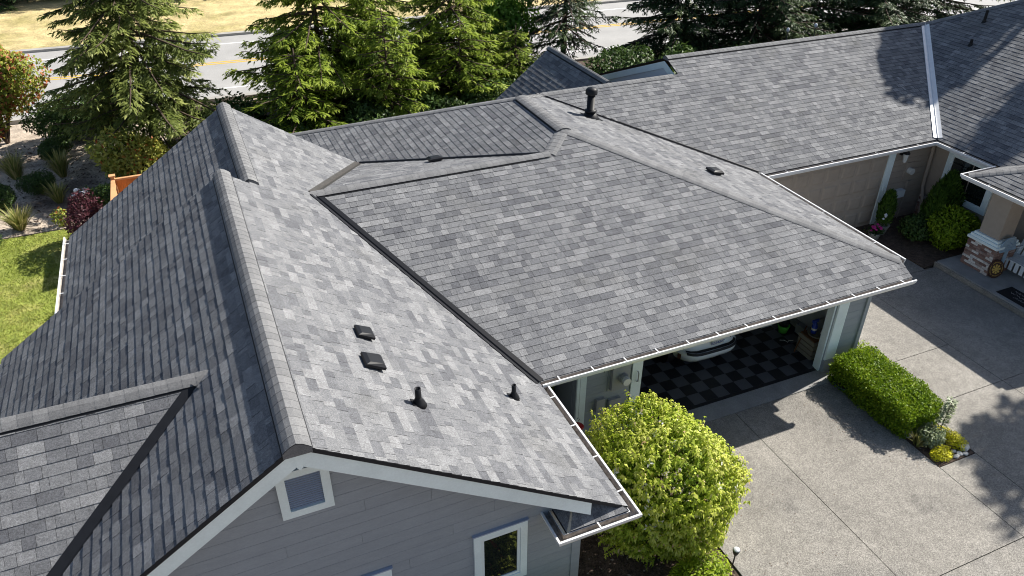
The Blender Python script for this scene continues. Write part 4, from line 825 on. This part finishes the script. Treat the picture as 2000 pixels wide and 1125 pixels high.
# cedar fence
fe = thing('cedar_fence', (-2.3,23.2,0), 'orange stained cedar fence with capped post behind the left roof edge', 'fence')
fx0, fx1, fy = -2.32, 1.4, 22.35
MB().b2((fx0-.1,fy-.05,-.05),(fx0,fy+.05,1.86)).build('post', 'cedar_light', fe); MB().b2((fx0-.13,fy-.08,1.861),(fx0+.03,fy+.08,1.90)).build('post_cap', 'cedar_light', fe)
MB().b2((fx0+.001,fy-.045,1.74),(fx1,fy+.045,1.79)).build('cap_rail', 'cedar_light', fe); MB().b2((fx0+.001,fy-.02,1.60),(fx1,fy+.02,1.739)).build('rail', 'cedar', fe)
for k in range(24): MB().b2((fx0+.01+k*.152,fy-.012+.004*(k%2),.05),(fx0+.155+k*.152,fy+.010,1.598)).build('fence_board', 'cedar', fe)
MB().b2((fx0-.09,20.3,1.60),(fx0-.01,fy-.051,1.74)).build('rail', 'cedar_light', fe); MB().b2((fx0-.10,20.3,1.741),(fx0,fy-.081,1.79)).build('cap_rail', 'cedar_light', fe)
for k in range(13): MB().b2((fx0-.06+.004*(k%2),20.32+k*.15,.05),(fx0-.035,20.465+k*.15,1.598)).build('fence_board', 'cedar_light', fe)

# ================================================================== NEIGHBOUR FRONT
shrub('rhododendron', (18.55,13.25,0), (.62,.55,.42), 2600, .10, 'dark_shrub', 'low dark green bush left of the big one by the neighbour wall', seed=91, tone0=.1)
shrub('rhododendron', (19.0,12.55,0), (.80,.72,.68), 5200, .10, 'boxwood', 'large round green bush in front of the porch pillar', seed=92, tone0=-.12)
def arbor(loc, h, r, label, seed, grp, n=4200):
    g = np.random.default_rng(seed); root = thing('arborvitae', loc, label, 'shrub', grp); t = g.random(n)**.8; a = g.uniform(0,6.283,n); rr = r*(np.sin(np.pi*np.clip(t*.88+.12,0,1))**.7)*(1-.3*t)*(1-.35*g.random(n)**2)*(1+.16*np.sin(a*5+t*9))
    P = np.stack([np.cos(a)*rr, np.sin(a)*rr, h*t*.95],1)+np.array(loc); out = np.stack([np.cos(a),np.sin(a),0*a],1)
    Q = leaf_quads(P, out*.35+np.array([0,0,1.])+g.normal(0,.25,(n,3)), out+g.normal(0,.5,(n,3)), g.uniform(.10,.2,n), g.uniform(.03,.06,n), .05, .05)
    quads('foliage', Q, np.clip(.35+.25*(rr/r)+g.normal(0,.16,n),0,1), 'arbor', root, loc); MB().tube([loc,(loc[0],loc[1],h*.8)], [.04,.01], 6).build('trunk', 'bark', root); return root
arbor((19.35,13.35,0), 1.95, .50, 'feathery arborvitae against the neighbour window, back one of the pair', 93, 'arborvitae by the neighbour window'); arbor((18.95,13.15,0), 1.55, .42, 'feathery arborvitae nearer the garage wall, front one of the pair', 94, 'arborvitae by the neighbour window')
pt = thing('potted_arborvitae', (17.85,13.95,0), 'slim arborvitae in a pale pot beside the neighbour garage door', 'potted plant')
MB().lathe([(.14,0),(.20,.26),(.22,.30),(.19,.29),(.0001,.27)], (17.85,13.95,0), 16).build('pot', 'potbeige', pt, smooth=True)
g = np.random.default_rng(95); n = 2200; t = g.random(n)**.8; a = g.uniform(0,6.283,n); rr = .22*np.sin(np.pi*np.clip(t*.85+.15,0,1))**.6*(1-.3*g.random(n)**2)
P = np.stack([17.85+np.cos(a)*rr, 13.95+np.sin(a)*rr, .28+1.05*t],1); out = np.stack([np.cos(a),np.sin(a),0*a],1)
quads('foliage', leaf_quads(P, out*.3+np.array([0,0,1.])+g.normal(0,.25,(n,3)), out+g.normal(0,.5,(n,3)), g.uniform(.07,.14,n), g.uniform(.02,.04,n), .05,.05), np.clip(.4+g.normal(0,.2,n),0,1), 'arbor', pt, (17.85,13.95,0))
for dx,dz,s_ in ((-.12,.72,.055),(-.17,.60,.04),(-.10,.66,.04)): MB().lathe([(.0001,-s_),(s_,0),(.0001,s_)], (17.85+dx-.06,13.95-.17,dz), 10).build('white_bloom', 'petalw', pt)
fp = thing('flower_pot', (17.40,13.75,0), 'low pot of magenta flowers in the corner by the neighbour garage door', 'potted plant')
MB().lathe([(.12,0),(.17,.2),(.19,.24),(.16,.23),(.0001,.2)], (17.40,13.75,0), 14).build('pot', 'potbeige', fp, smooth=True)
for k in range(14): MB().lathe([(.0001,-.03),(.045,0),(.02,.03),(.0001,.03)], (17.40+R.uniform(-.2,.16),13.78+R.uniform(-.16,.16),.30+R.uniform(0,.12)), 7).build('flower', 'petalp', fp)
g = np.random.default_rng(96); n = 300; P = np.stack([17.4+g.normal(0,.1,n),13.75+g.normal(0,.1,n),.24+.1*g.random(n)],1); quads('leaves', leaf_quads(P, g.normal(0,1,(n,3)), np.array([0,0,1.])+g.normal(0,.4,(n,3)), g.uniform(.05,.09,n), g.uniform(.03,.05,n)), g.random(n), 'dark_shrub', fp, (17.4,13.75,0))
# porch bench, signs, mat
be = thing('porch_bench', (19.35,10.25,.15), 'pale painted slat bench on the neighbour porch', 'bench')
rk = Matrix.Rotation(math.radians(14),3,'Y')
for k in range(10):
    y = 10.93-k*.135; h = .62+.05*(k%2)
    MB().box((19.46+.05,y,.15+.40+h/2-.18), (.022,.105 if k%2==0 else .07,h), rot=rk).build('back_slat', 'bench', be)
    MB().lathe([(.0001,0),(.05 if k%2==0 else .033,0),(.03 if k%2==0 else .02,.035),(.0001,.05)], (19.595,y,.15+.40+h-.19), 8, sq=(.25,1)).build('slat_tip', 'bench', be)
for k in range(5): MB().b2((18.98+k*.10,9.65,.55),(19.07+k*.10,11.0,.572)).build('seat_slat', 'bench', be)
for y in (9.68,10.93): 
    MB().b2((18.98,y,.15),(19.06,y+.05,.78)).build('leg', 'bench', be); MB().b2((19.44,y,.15),(19.52,y+.05,.78)).build('leg', 'bench', be); MB().b2((18.92,y-.03,.781),(19.55,y+.08,.805)).build('armrest', 'bench', be)
for k in range(8): MB().b2((18.985,9.72+k*.155,.30),(19.0,9.82+k*.155,.548)).build('skirt_slat', 'bench', be)
rd = thing('round_sign', (18.52,10.72,.15), 'round dark brown sign with gold sun emblem leaning on the brick pillar base', 'sign')
tilt = Matrix.Translation((18.52,10.76,.40)) @ Euler((math.radians(75),0,math.radians(-12))).to_matrix().to_4x4()
b = MB(tilt); b.lathe([(.235,-.012),(.25,0),(.235,.012),(.0001,.012)], (0,0,0), 32); b.build('board', 'signbrown', rd)
b = MB(tilt); b.lathe([(.055,.0125),(.05,.018),(.0001,.018)], (0,0,0), 16)
for k in range(8):
    a = k*math.pi/4; ca, sa = math.cos(a), math.sin(a); b.add([(ca*.06-sa*.02,sa*.06+ca*.02,.0145),(ca*.12-sa*.032,sa*.12+ca*.032,.0145),(ca*.135,sa*.135,.0145),(ca*.12+sa*.032,sa*.12-ca*.032,.0145),(ca*.06+sa*.02,sa*.06-ca*.02,.0145),(ca*.09,sa*.09,.02)], [(0,1,5),(1,2,5),(2,3,5),(3,4,5),(4,0,5)])
b.build('sun_emblem', 'gold', rd)
b = MB(tilt)
for k in range(34):
    a = 2*math.pi*k/34
    if k % 9 == 4 or k in (22,29): continue
    ca, sa = math.cos(a), math.sin(a); r0, r1, wv = .17, .17+R.uniform(.022,.034), .009
    for q in ((-1,-.2),(.25,1)): b.add([(ca*r0-sa*wv*q[0],sa*r0+ca*wv*q[0],.0135),(ca*r1-sa*wv*q[0],sa*r1+ca*wv*q[0],.0135),(ca*r1-sa*wv*q[1],sa*r1+ca*wv*q[1],.0135),(ca*r0-sa*wv*q[1],sa*r0+ca*wv*q[1],.0135)], [(0,1,2,3)])
b.build('lettering', 'gold', rd)
hb = thing('half_round_board', (18.8,10.78,.15), 'blue grey half round board propped above the round sign', 'board')
P = [(18.50,10.80,.86)]+[(18.50+.30-.30*math.cos(t),10.80+.04,.90+.34*math.sin(t)) for t in np.linspace(0,math.pi,14)]+[(19.10,10.80,.86)]
MB().prism(P, (0,.025,0)).build('board', 'bluesign', hb); b = MB()
for x,z in ((18.72,1.05),(18.80,1.10),(18.88,1.04),(18.76,.98),(18.85,.97)): b.lathe([(.022,-.004),(.0001,.004)], (x,10.795,z), 8)
b.build('motif', 'louvre', hb); MB().b2((18.74,10.82,.15),(18.86,10.845,.88)).build('back_leg', 'bluesign', hb)
dm = thing('door_mat', (18.25,9.75,.15), 'black door mat with white script on the neighbour porch', 'door mat')
MB().b2((17.98,9.30,.151),(18.55,10.22,.166)).build('mat', 'matblack', dm); b = MB()
for row,(x,y0,y1) in enumerate(((18.42,10.02,9.75),(18.28,10.05,9.45),(18.14,9.85,9.5))):
    prev = None; n = 26
    for k in range(n):
        y = y0+(y1-y0)*k/(n-1); dx = .028*math.sin(k*1.9+row)+.018*math.sin(k*.8+row*2); cur = (x+dx,y,.167)
        if prev and k % 9: b.prism([(prev[0]-.005,prev[1],.1665),(prev[0]+.005,prev[1],.1665),(cur[0]+.005,cur[1],.1665),(cur[0]-.005,cur[1],.1665)], (0,0,.001))
        prev = cur
b.build('lettering', 'matwhite', dm)

# ================================================================== IN THE GARAGE AND ENTRY
car = thing('parked_car', (9.5,12.6,0), 'white hatchback parked nose in inside the open garage', 'car')
def ring(z, hw, yr_, yf, n=40, e=5):
    out = []
    for k in range(n):
        t = 2*math.pi*k/n; cx, cy = math.cos(t), math.sin(t); x = hw*math.copysign(abs(cx)**(2/e),cx); y = (yf-yr_)/2*math.copysign(abs(cy)**(2/3.2),cy); y = (yf+yr_)/2+y
        out.append((9.5+x, y, z))
    return out
lev = [(.24,.80,10.80,14.5),(.30,.85,10.66,14.65),(.42,.885,10.57,14.72),(.52,.895,10.55,14.74),(.575,.89,10.58,14.72),(.585,.885,10.66,14.72),(.66,.885,10.72,14.70),(.80,.885,10.74,14.64),(.92,.875,10.77,14.5),(.96,.85,10.82,13.9),(1.22,.74,11.10,13.1),(1.42,.62,11.5,12.6),(1.45,.40,11.8,12.3)]
b = MB(); n = 40
for a in lev: b.v += [V3(p) for p in ring(*a)]
for i in range(len(lev)-1):
    for k in range(n): b.f.append([i*n+k,i*n+(k+1)%n,(i+1)*n+(k+1)%n,(i+1)*n+k]); b.mi.append(1 if 9 <= i <= 10 else 0); b.t.append(.5)
b.f.append([(len(lev)-1)*n+k for k in range(n)]); b.mi.append(0); b.t.append(.5); b.build('body', ['carwhite','glass'], car, smooth=True)
def rear(x, hw, yr_, yf):
    c_ = min(.999, (abs(x)/hw)**2.5); s_ = math.sqrt(1-c_*c_); return (yf+yr_)/2-(yf-yr_)/2*s_**(2/3.2)
b = MB(); A = []; Bq = []
for k in range(15):
    x = -.66+1.32*k/14; A.append((9.5+x, rear(x,.89,10.58,14.72)+.012, .588)); Bq.append((9.5+x*.97, rear(x*.97,.89,10.58,14.72)+.11, .596))
b.add(A+Bq, [(i,i+1,16+i,15+i) for i in range(14)]); b.add([(p[0],rear(p[0]-9.5,.895,10.55,14.74)-.004,.535) for p in A]+[(p[0],p[1]-.018,p[2]+.001) for p in A], [(i,i+1,16+i,15+i) for i in range(14)]); b.build('bumper_pad', 'rubber', car)
for sx in (-1,1):
    MB().box((9.5+sx*.735,rear(.735,.89,10.56,14.73)+.012,.43), (.075,.05,.13), rot=Matrix.Rotation(sx*.75,3,'Z')).build('reflector', 'signbrown', car); MB().box((9.5+sx*.80,rear(.80,.885,10.74,14.64)+.03,.80), (.10,.10,.16), rot=Matrix.Rotation(sx*.8,3,'Z')).build('tail_light', 'red', car)
    for y in (11.35,13.75):
        wv = MB(); nn_ = 18; wv.add([(9.5+sx*xx, y+.31*math.cos(t), .31+.31*math.sin(t)) for xx in (.70,.90) for t in [6.2832*k/nn_ for k in range(nn_)]], [tuple(range(nn_)), tuple(range(nn_,2*nn_))[::-1]]+[(k,(k+1)%nn_,(k+1)%nn_+nn_,k+nn_) for k in range(nn_)]); wv.build('wheel', 'rubber', car)
pm = MB().b2((9.46,10.69,.615),(9.77,10.715,.755)).build('number_plate', 'whiteplastic', car)
tc = bpy.data.curves.new('plate_text', 'FONT'); tc.body = 'BZE4247'; tc.size = .098; tc.align_x = 'CENTER'; tc.extrude = .001
to = bpy.data.objects.new('plate_text', tc); COL.objects.link(to); bpy.context.view_layer.update()
tme = bpy.data.meshes.new_from_object(to.evaluated_get(bpy.context.evaluated_depsgraph_get())); bpy.data.objects.remove(to)
tme.transform(Matrix.Rotation(math.radians(90),4,'X')); tme.materials.clear(); tme.materials.append(M['ink'])
place('plate_number', tme, (9.615,10.686,.645), pm)
# storage
sb = thing('storage_drawers', (11.98,10.2,.02), 'stack of cream plastic storage drawers just inside the garage door', 'storage box')
for k in range(4): MB().b2((11.74,9.98,.023+k*.125),(12.26,10.46,.023+k*.125+.10)).build('drawer', 'cream', sb); 
MB().b2((11.76,10.0,.023),(12.24,10.44,.52)).build('drawer_frame', 'card', sb)
ty = tag(MB().lathe([(.18,0),(.22,.03),(.235,.06),(.222,.06),(.20,.02),(.0001,.015)], (12.02,10.2,.522), 20).build('round_tray', 'cream', None, smooth=True), 'round cream tray on top of the storage drawers', 'tray')
sp_ = thing('spray_bottle', (11.98,10.28,.54), 'blue spray bottle standing in the round tray', 'bottle')
MB().lathe([(.06,0),(.065,.02),(.065,.2),(.03,.26),(.022,.30),(.0001,.30)], (11.97,10.28,.54), 14).build('bottle', 'blue', sp_, smooth=True); MB().lathe([(.0655,.09),(.0655,.14)], (11.97,10.28,.54), 14).build('bottle_label', 'whiteplastic', sp_); b = MB().b2((11.87,10.26,.84),(12.04,10.30,.90)); b.b2((11.90,10.27,.78),(11.92,10.29,.84)); b.build('trigger_head', 'blue', sp_)
jg = thing('white_jug', (12.1,10.12,.54), 'white printed jug leaning in the round tray', 'jug'); tl = Matrix.Translation((12.10,10.12,.56)) @ Matrix.Rotation(.35,4,'Y')
b = MB(tl); b.lathe([(.08,0),(.085,.03),(.085,.17),(.03,.25),(.025,.28),(.0001,.28)], (0,0,0), 12, sq=(1,.6)); b.build('jug', 'whiteplastic', jg, smooth=True); b = MB(tl); 
for k in range(3): b.box((-.02+.01*k,-.056,.07+.04*k), (.05,.004,.016))
b.build('print', 'ink', jg)
bg_ = thing('paper_sack', (12.2,10.22,.54), 'grey open sack behind the white jug', 'sack'); MB().prism([(12.08,10.3,.53),(12.24,10.3,.53),(12.27,10.3,.82),(12.05,10.3,.84)], (0,.07,0)).build('sack', 'greybox', bg_)
wb = tag(MB().prism([(11.62,10.35,.022),(11.80,10.48,.022),(11.98,10.50,.56),(11.78,10.36,.50)], (.0,.03,.01)).build('brown_board', 'card', None), 'brown board leaning against the storage drawers', 'board')
gpz = thing('green_pot', (11.92,11.12,.022), 'bright green pot with a dark bag stuffed in it on the garage floor', 'pot')
MB().lathe([(.10,0),(.14,.17),(.145,.20),(.12,.19),(.0001,.19)], (11.92,11.12,.022), 16).build('pot', 'green', gpz, smooth=True); MB().lathe([(.12,.19),(.14,.3),(.10,.42),(.05,.48),(.0001,.5)], (11.92,11.14,.022), 10).build('dark_bag', 'rubber', gpz, smooth=True)
fbz = thing('feed_bag', (11.72,11.5,.022), 'blue and white printed bag standing on the garage floor', 'bag'); b = MB(); b.prism([(11.52,11.42,.022),(11.86,11.42,.022),(11.88,11.46,.62),(11.56,11.46,.62)], (0,.16,0)); b.build('bag', 'whiteplastic', fbz)
MB().b2((11.66,11.414,.12),(11.82,11.4205,.28)).build('print_panel', 'orange', fbz); b = MB()
for k in range(7): b.box((11.58+.04*(k%3),11.425,.12+.07*k), (.035,.012,.03))
b.build('print_marks', 'ink', fbz)
tag(MB().b2((12.18,10.6,.022),(12.325,11.0,.26)).build('grey_crate', 'greybox', None), 'low grey crate against the garage side wall', 'crate')
tag(MB().tube([(11.62,10.86,.03),(11.70,10.80,.045),(11.74,10.72,.03),(11.80,10.76,.03),(11.9,10.72,.03)], .008, 5).build('loose_cable', 'whiteplastic', None), 'short white cable lying on the garage tiles', 'cable')
# entry plant and feeder
ep = thing('entry_planter', (4.85,10.1,.06), 'potted fern in a wide bowl in the dark entry', 'potted plant')
MB().lathe([(.14,0),(.24,.2),(.27,.24),(.24,.23),(.0001,.2)], (4.85,10.1,.06), 16).build('pot', 'potbeige', ep, smooth=True); g = np.random.default_rng(33); n = 900; p, nn, s = blob_points(g, n, (.42,.38,.42)); p += np.array([4.85,10.1,.62])
quads('foliage', leaf_quads(p, nn+g.normal(0,.6,(n,3))+np.array([0,0,-.3]), np.array([0,0,1.])+g.normal(0,.4,(n,3)), g.uniform(.1,.22,n), g.uniform(.02,.05,n), .3,.1), np.clip(g.random(n),0,1), 'dark_shrub', ep, (4.85,10.1,.06))
shrub('entry_vine', (5.15,10.5,.06), (.3,.35,.8), 1500, .11, 'boxwood', 'leafy green plant against the back of the entry', seed=34, tone0=-.2, zc=1.0)
bf = thing('bird_feeder', (5.42,9.35,1.0), 'red saucer bird feeder hanging by the white entry post', 'bird feeder')
MB().lathe([(.0001,.0),(.07,.0),(.115,.02),(.12,.035),(.09,.055),(.03,.06),(.0001,.06)], (5.40,9.30,.88), 24).build('saucer', 'red', bf, smooth=True); MB().lathe([(.02,.06),(.016,.075),(.0001,.076)], (5.40,9.30,.88), 10).build('cap', 'gold', bf)
MB().tube([(5.40,9.30,.955),(5.40,9.30,1.03),(5.43,9.30,1.08),(5.40,9.30,1.13),(5.37,9.30,1.1)], .005, 5).build('hook', 'lampmetal', bf); MB().tube([(5.40,9.30,1.13),(5.40,9.30,2.42)], .002, 4).build('wire', 'lampmetal', bf)
print('objects', len(bpy.data.objects), 'tris', sum(len(m.loops)-2*len(m.polygons) for m in bpy.data.meshes))
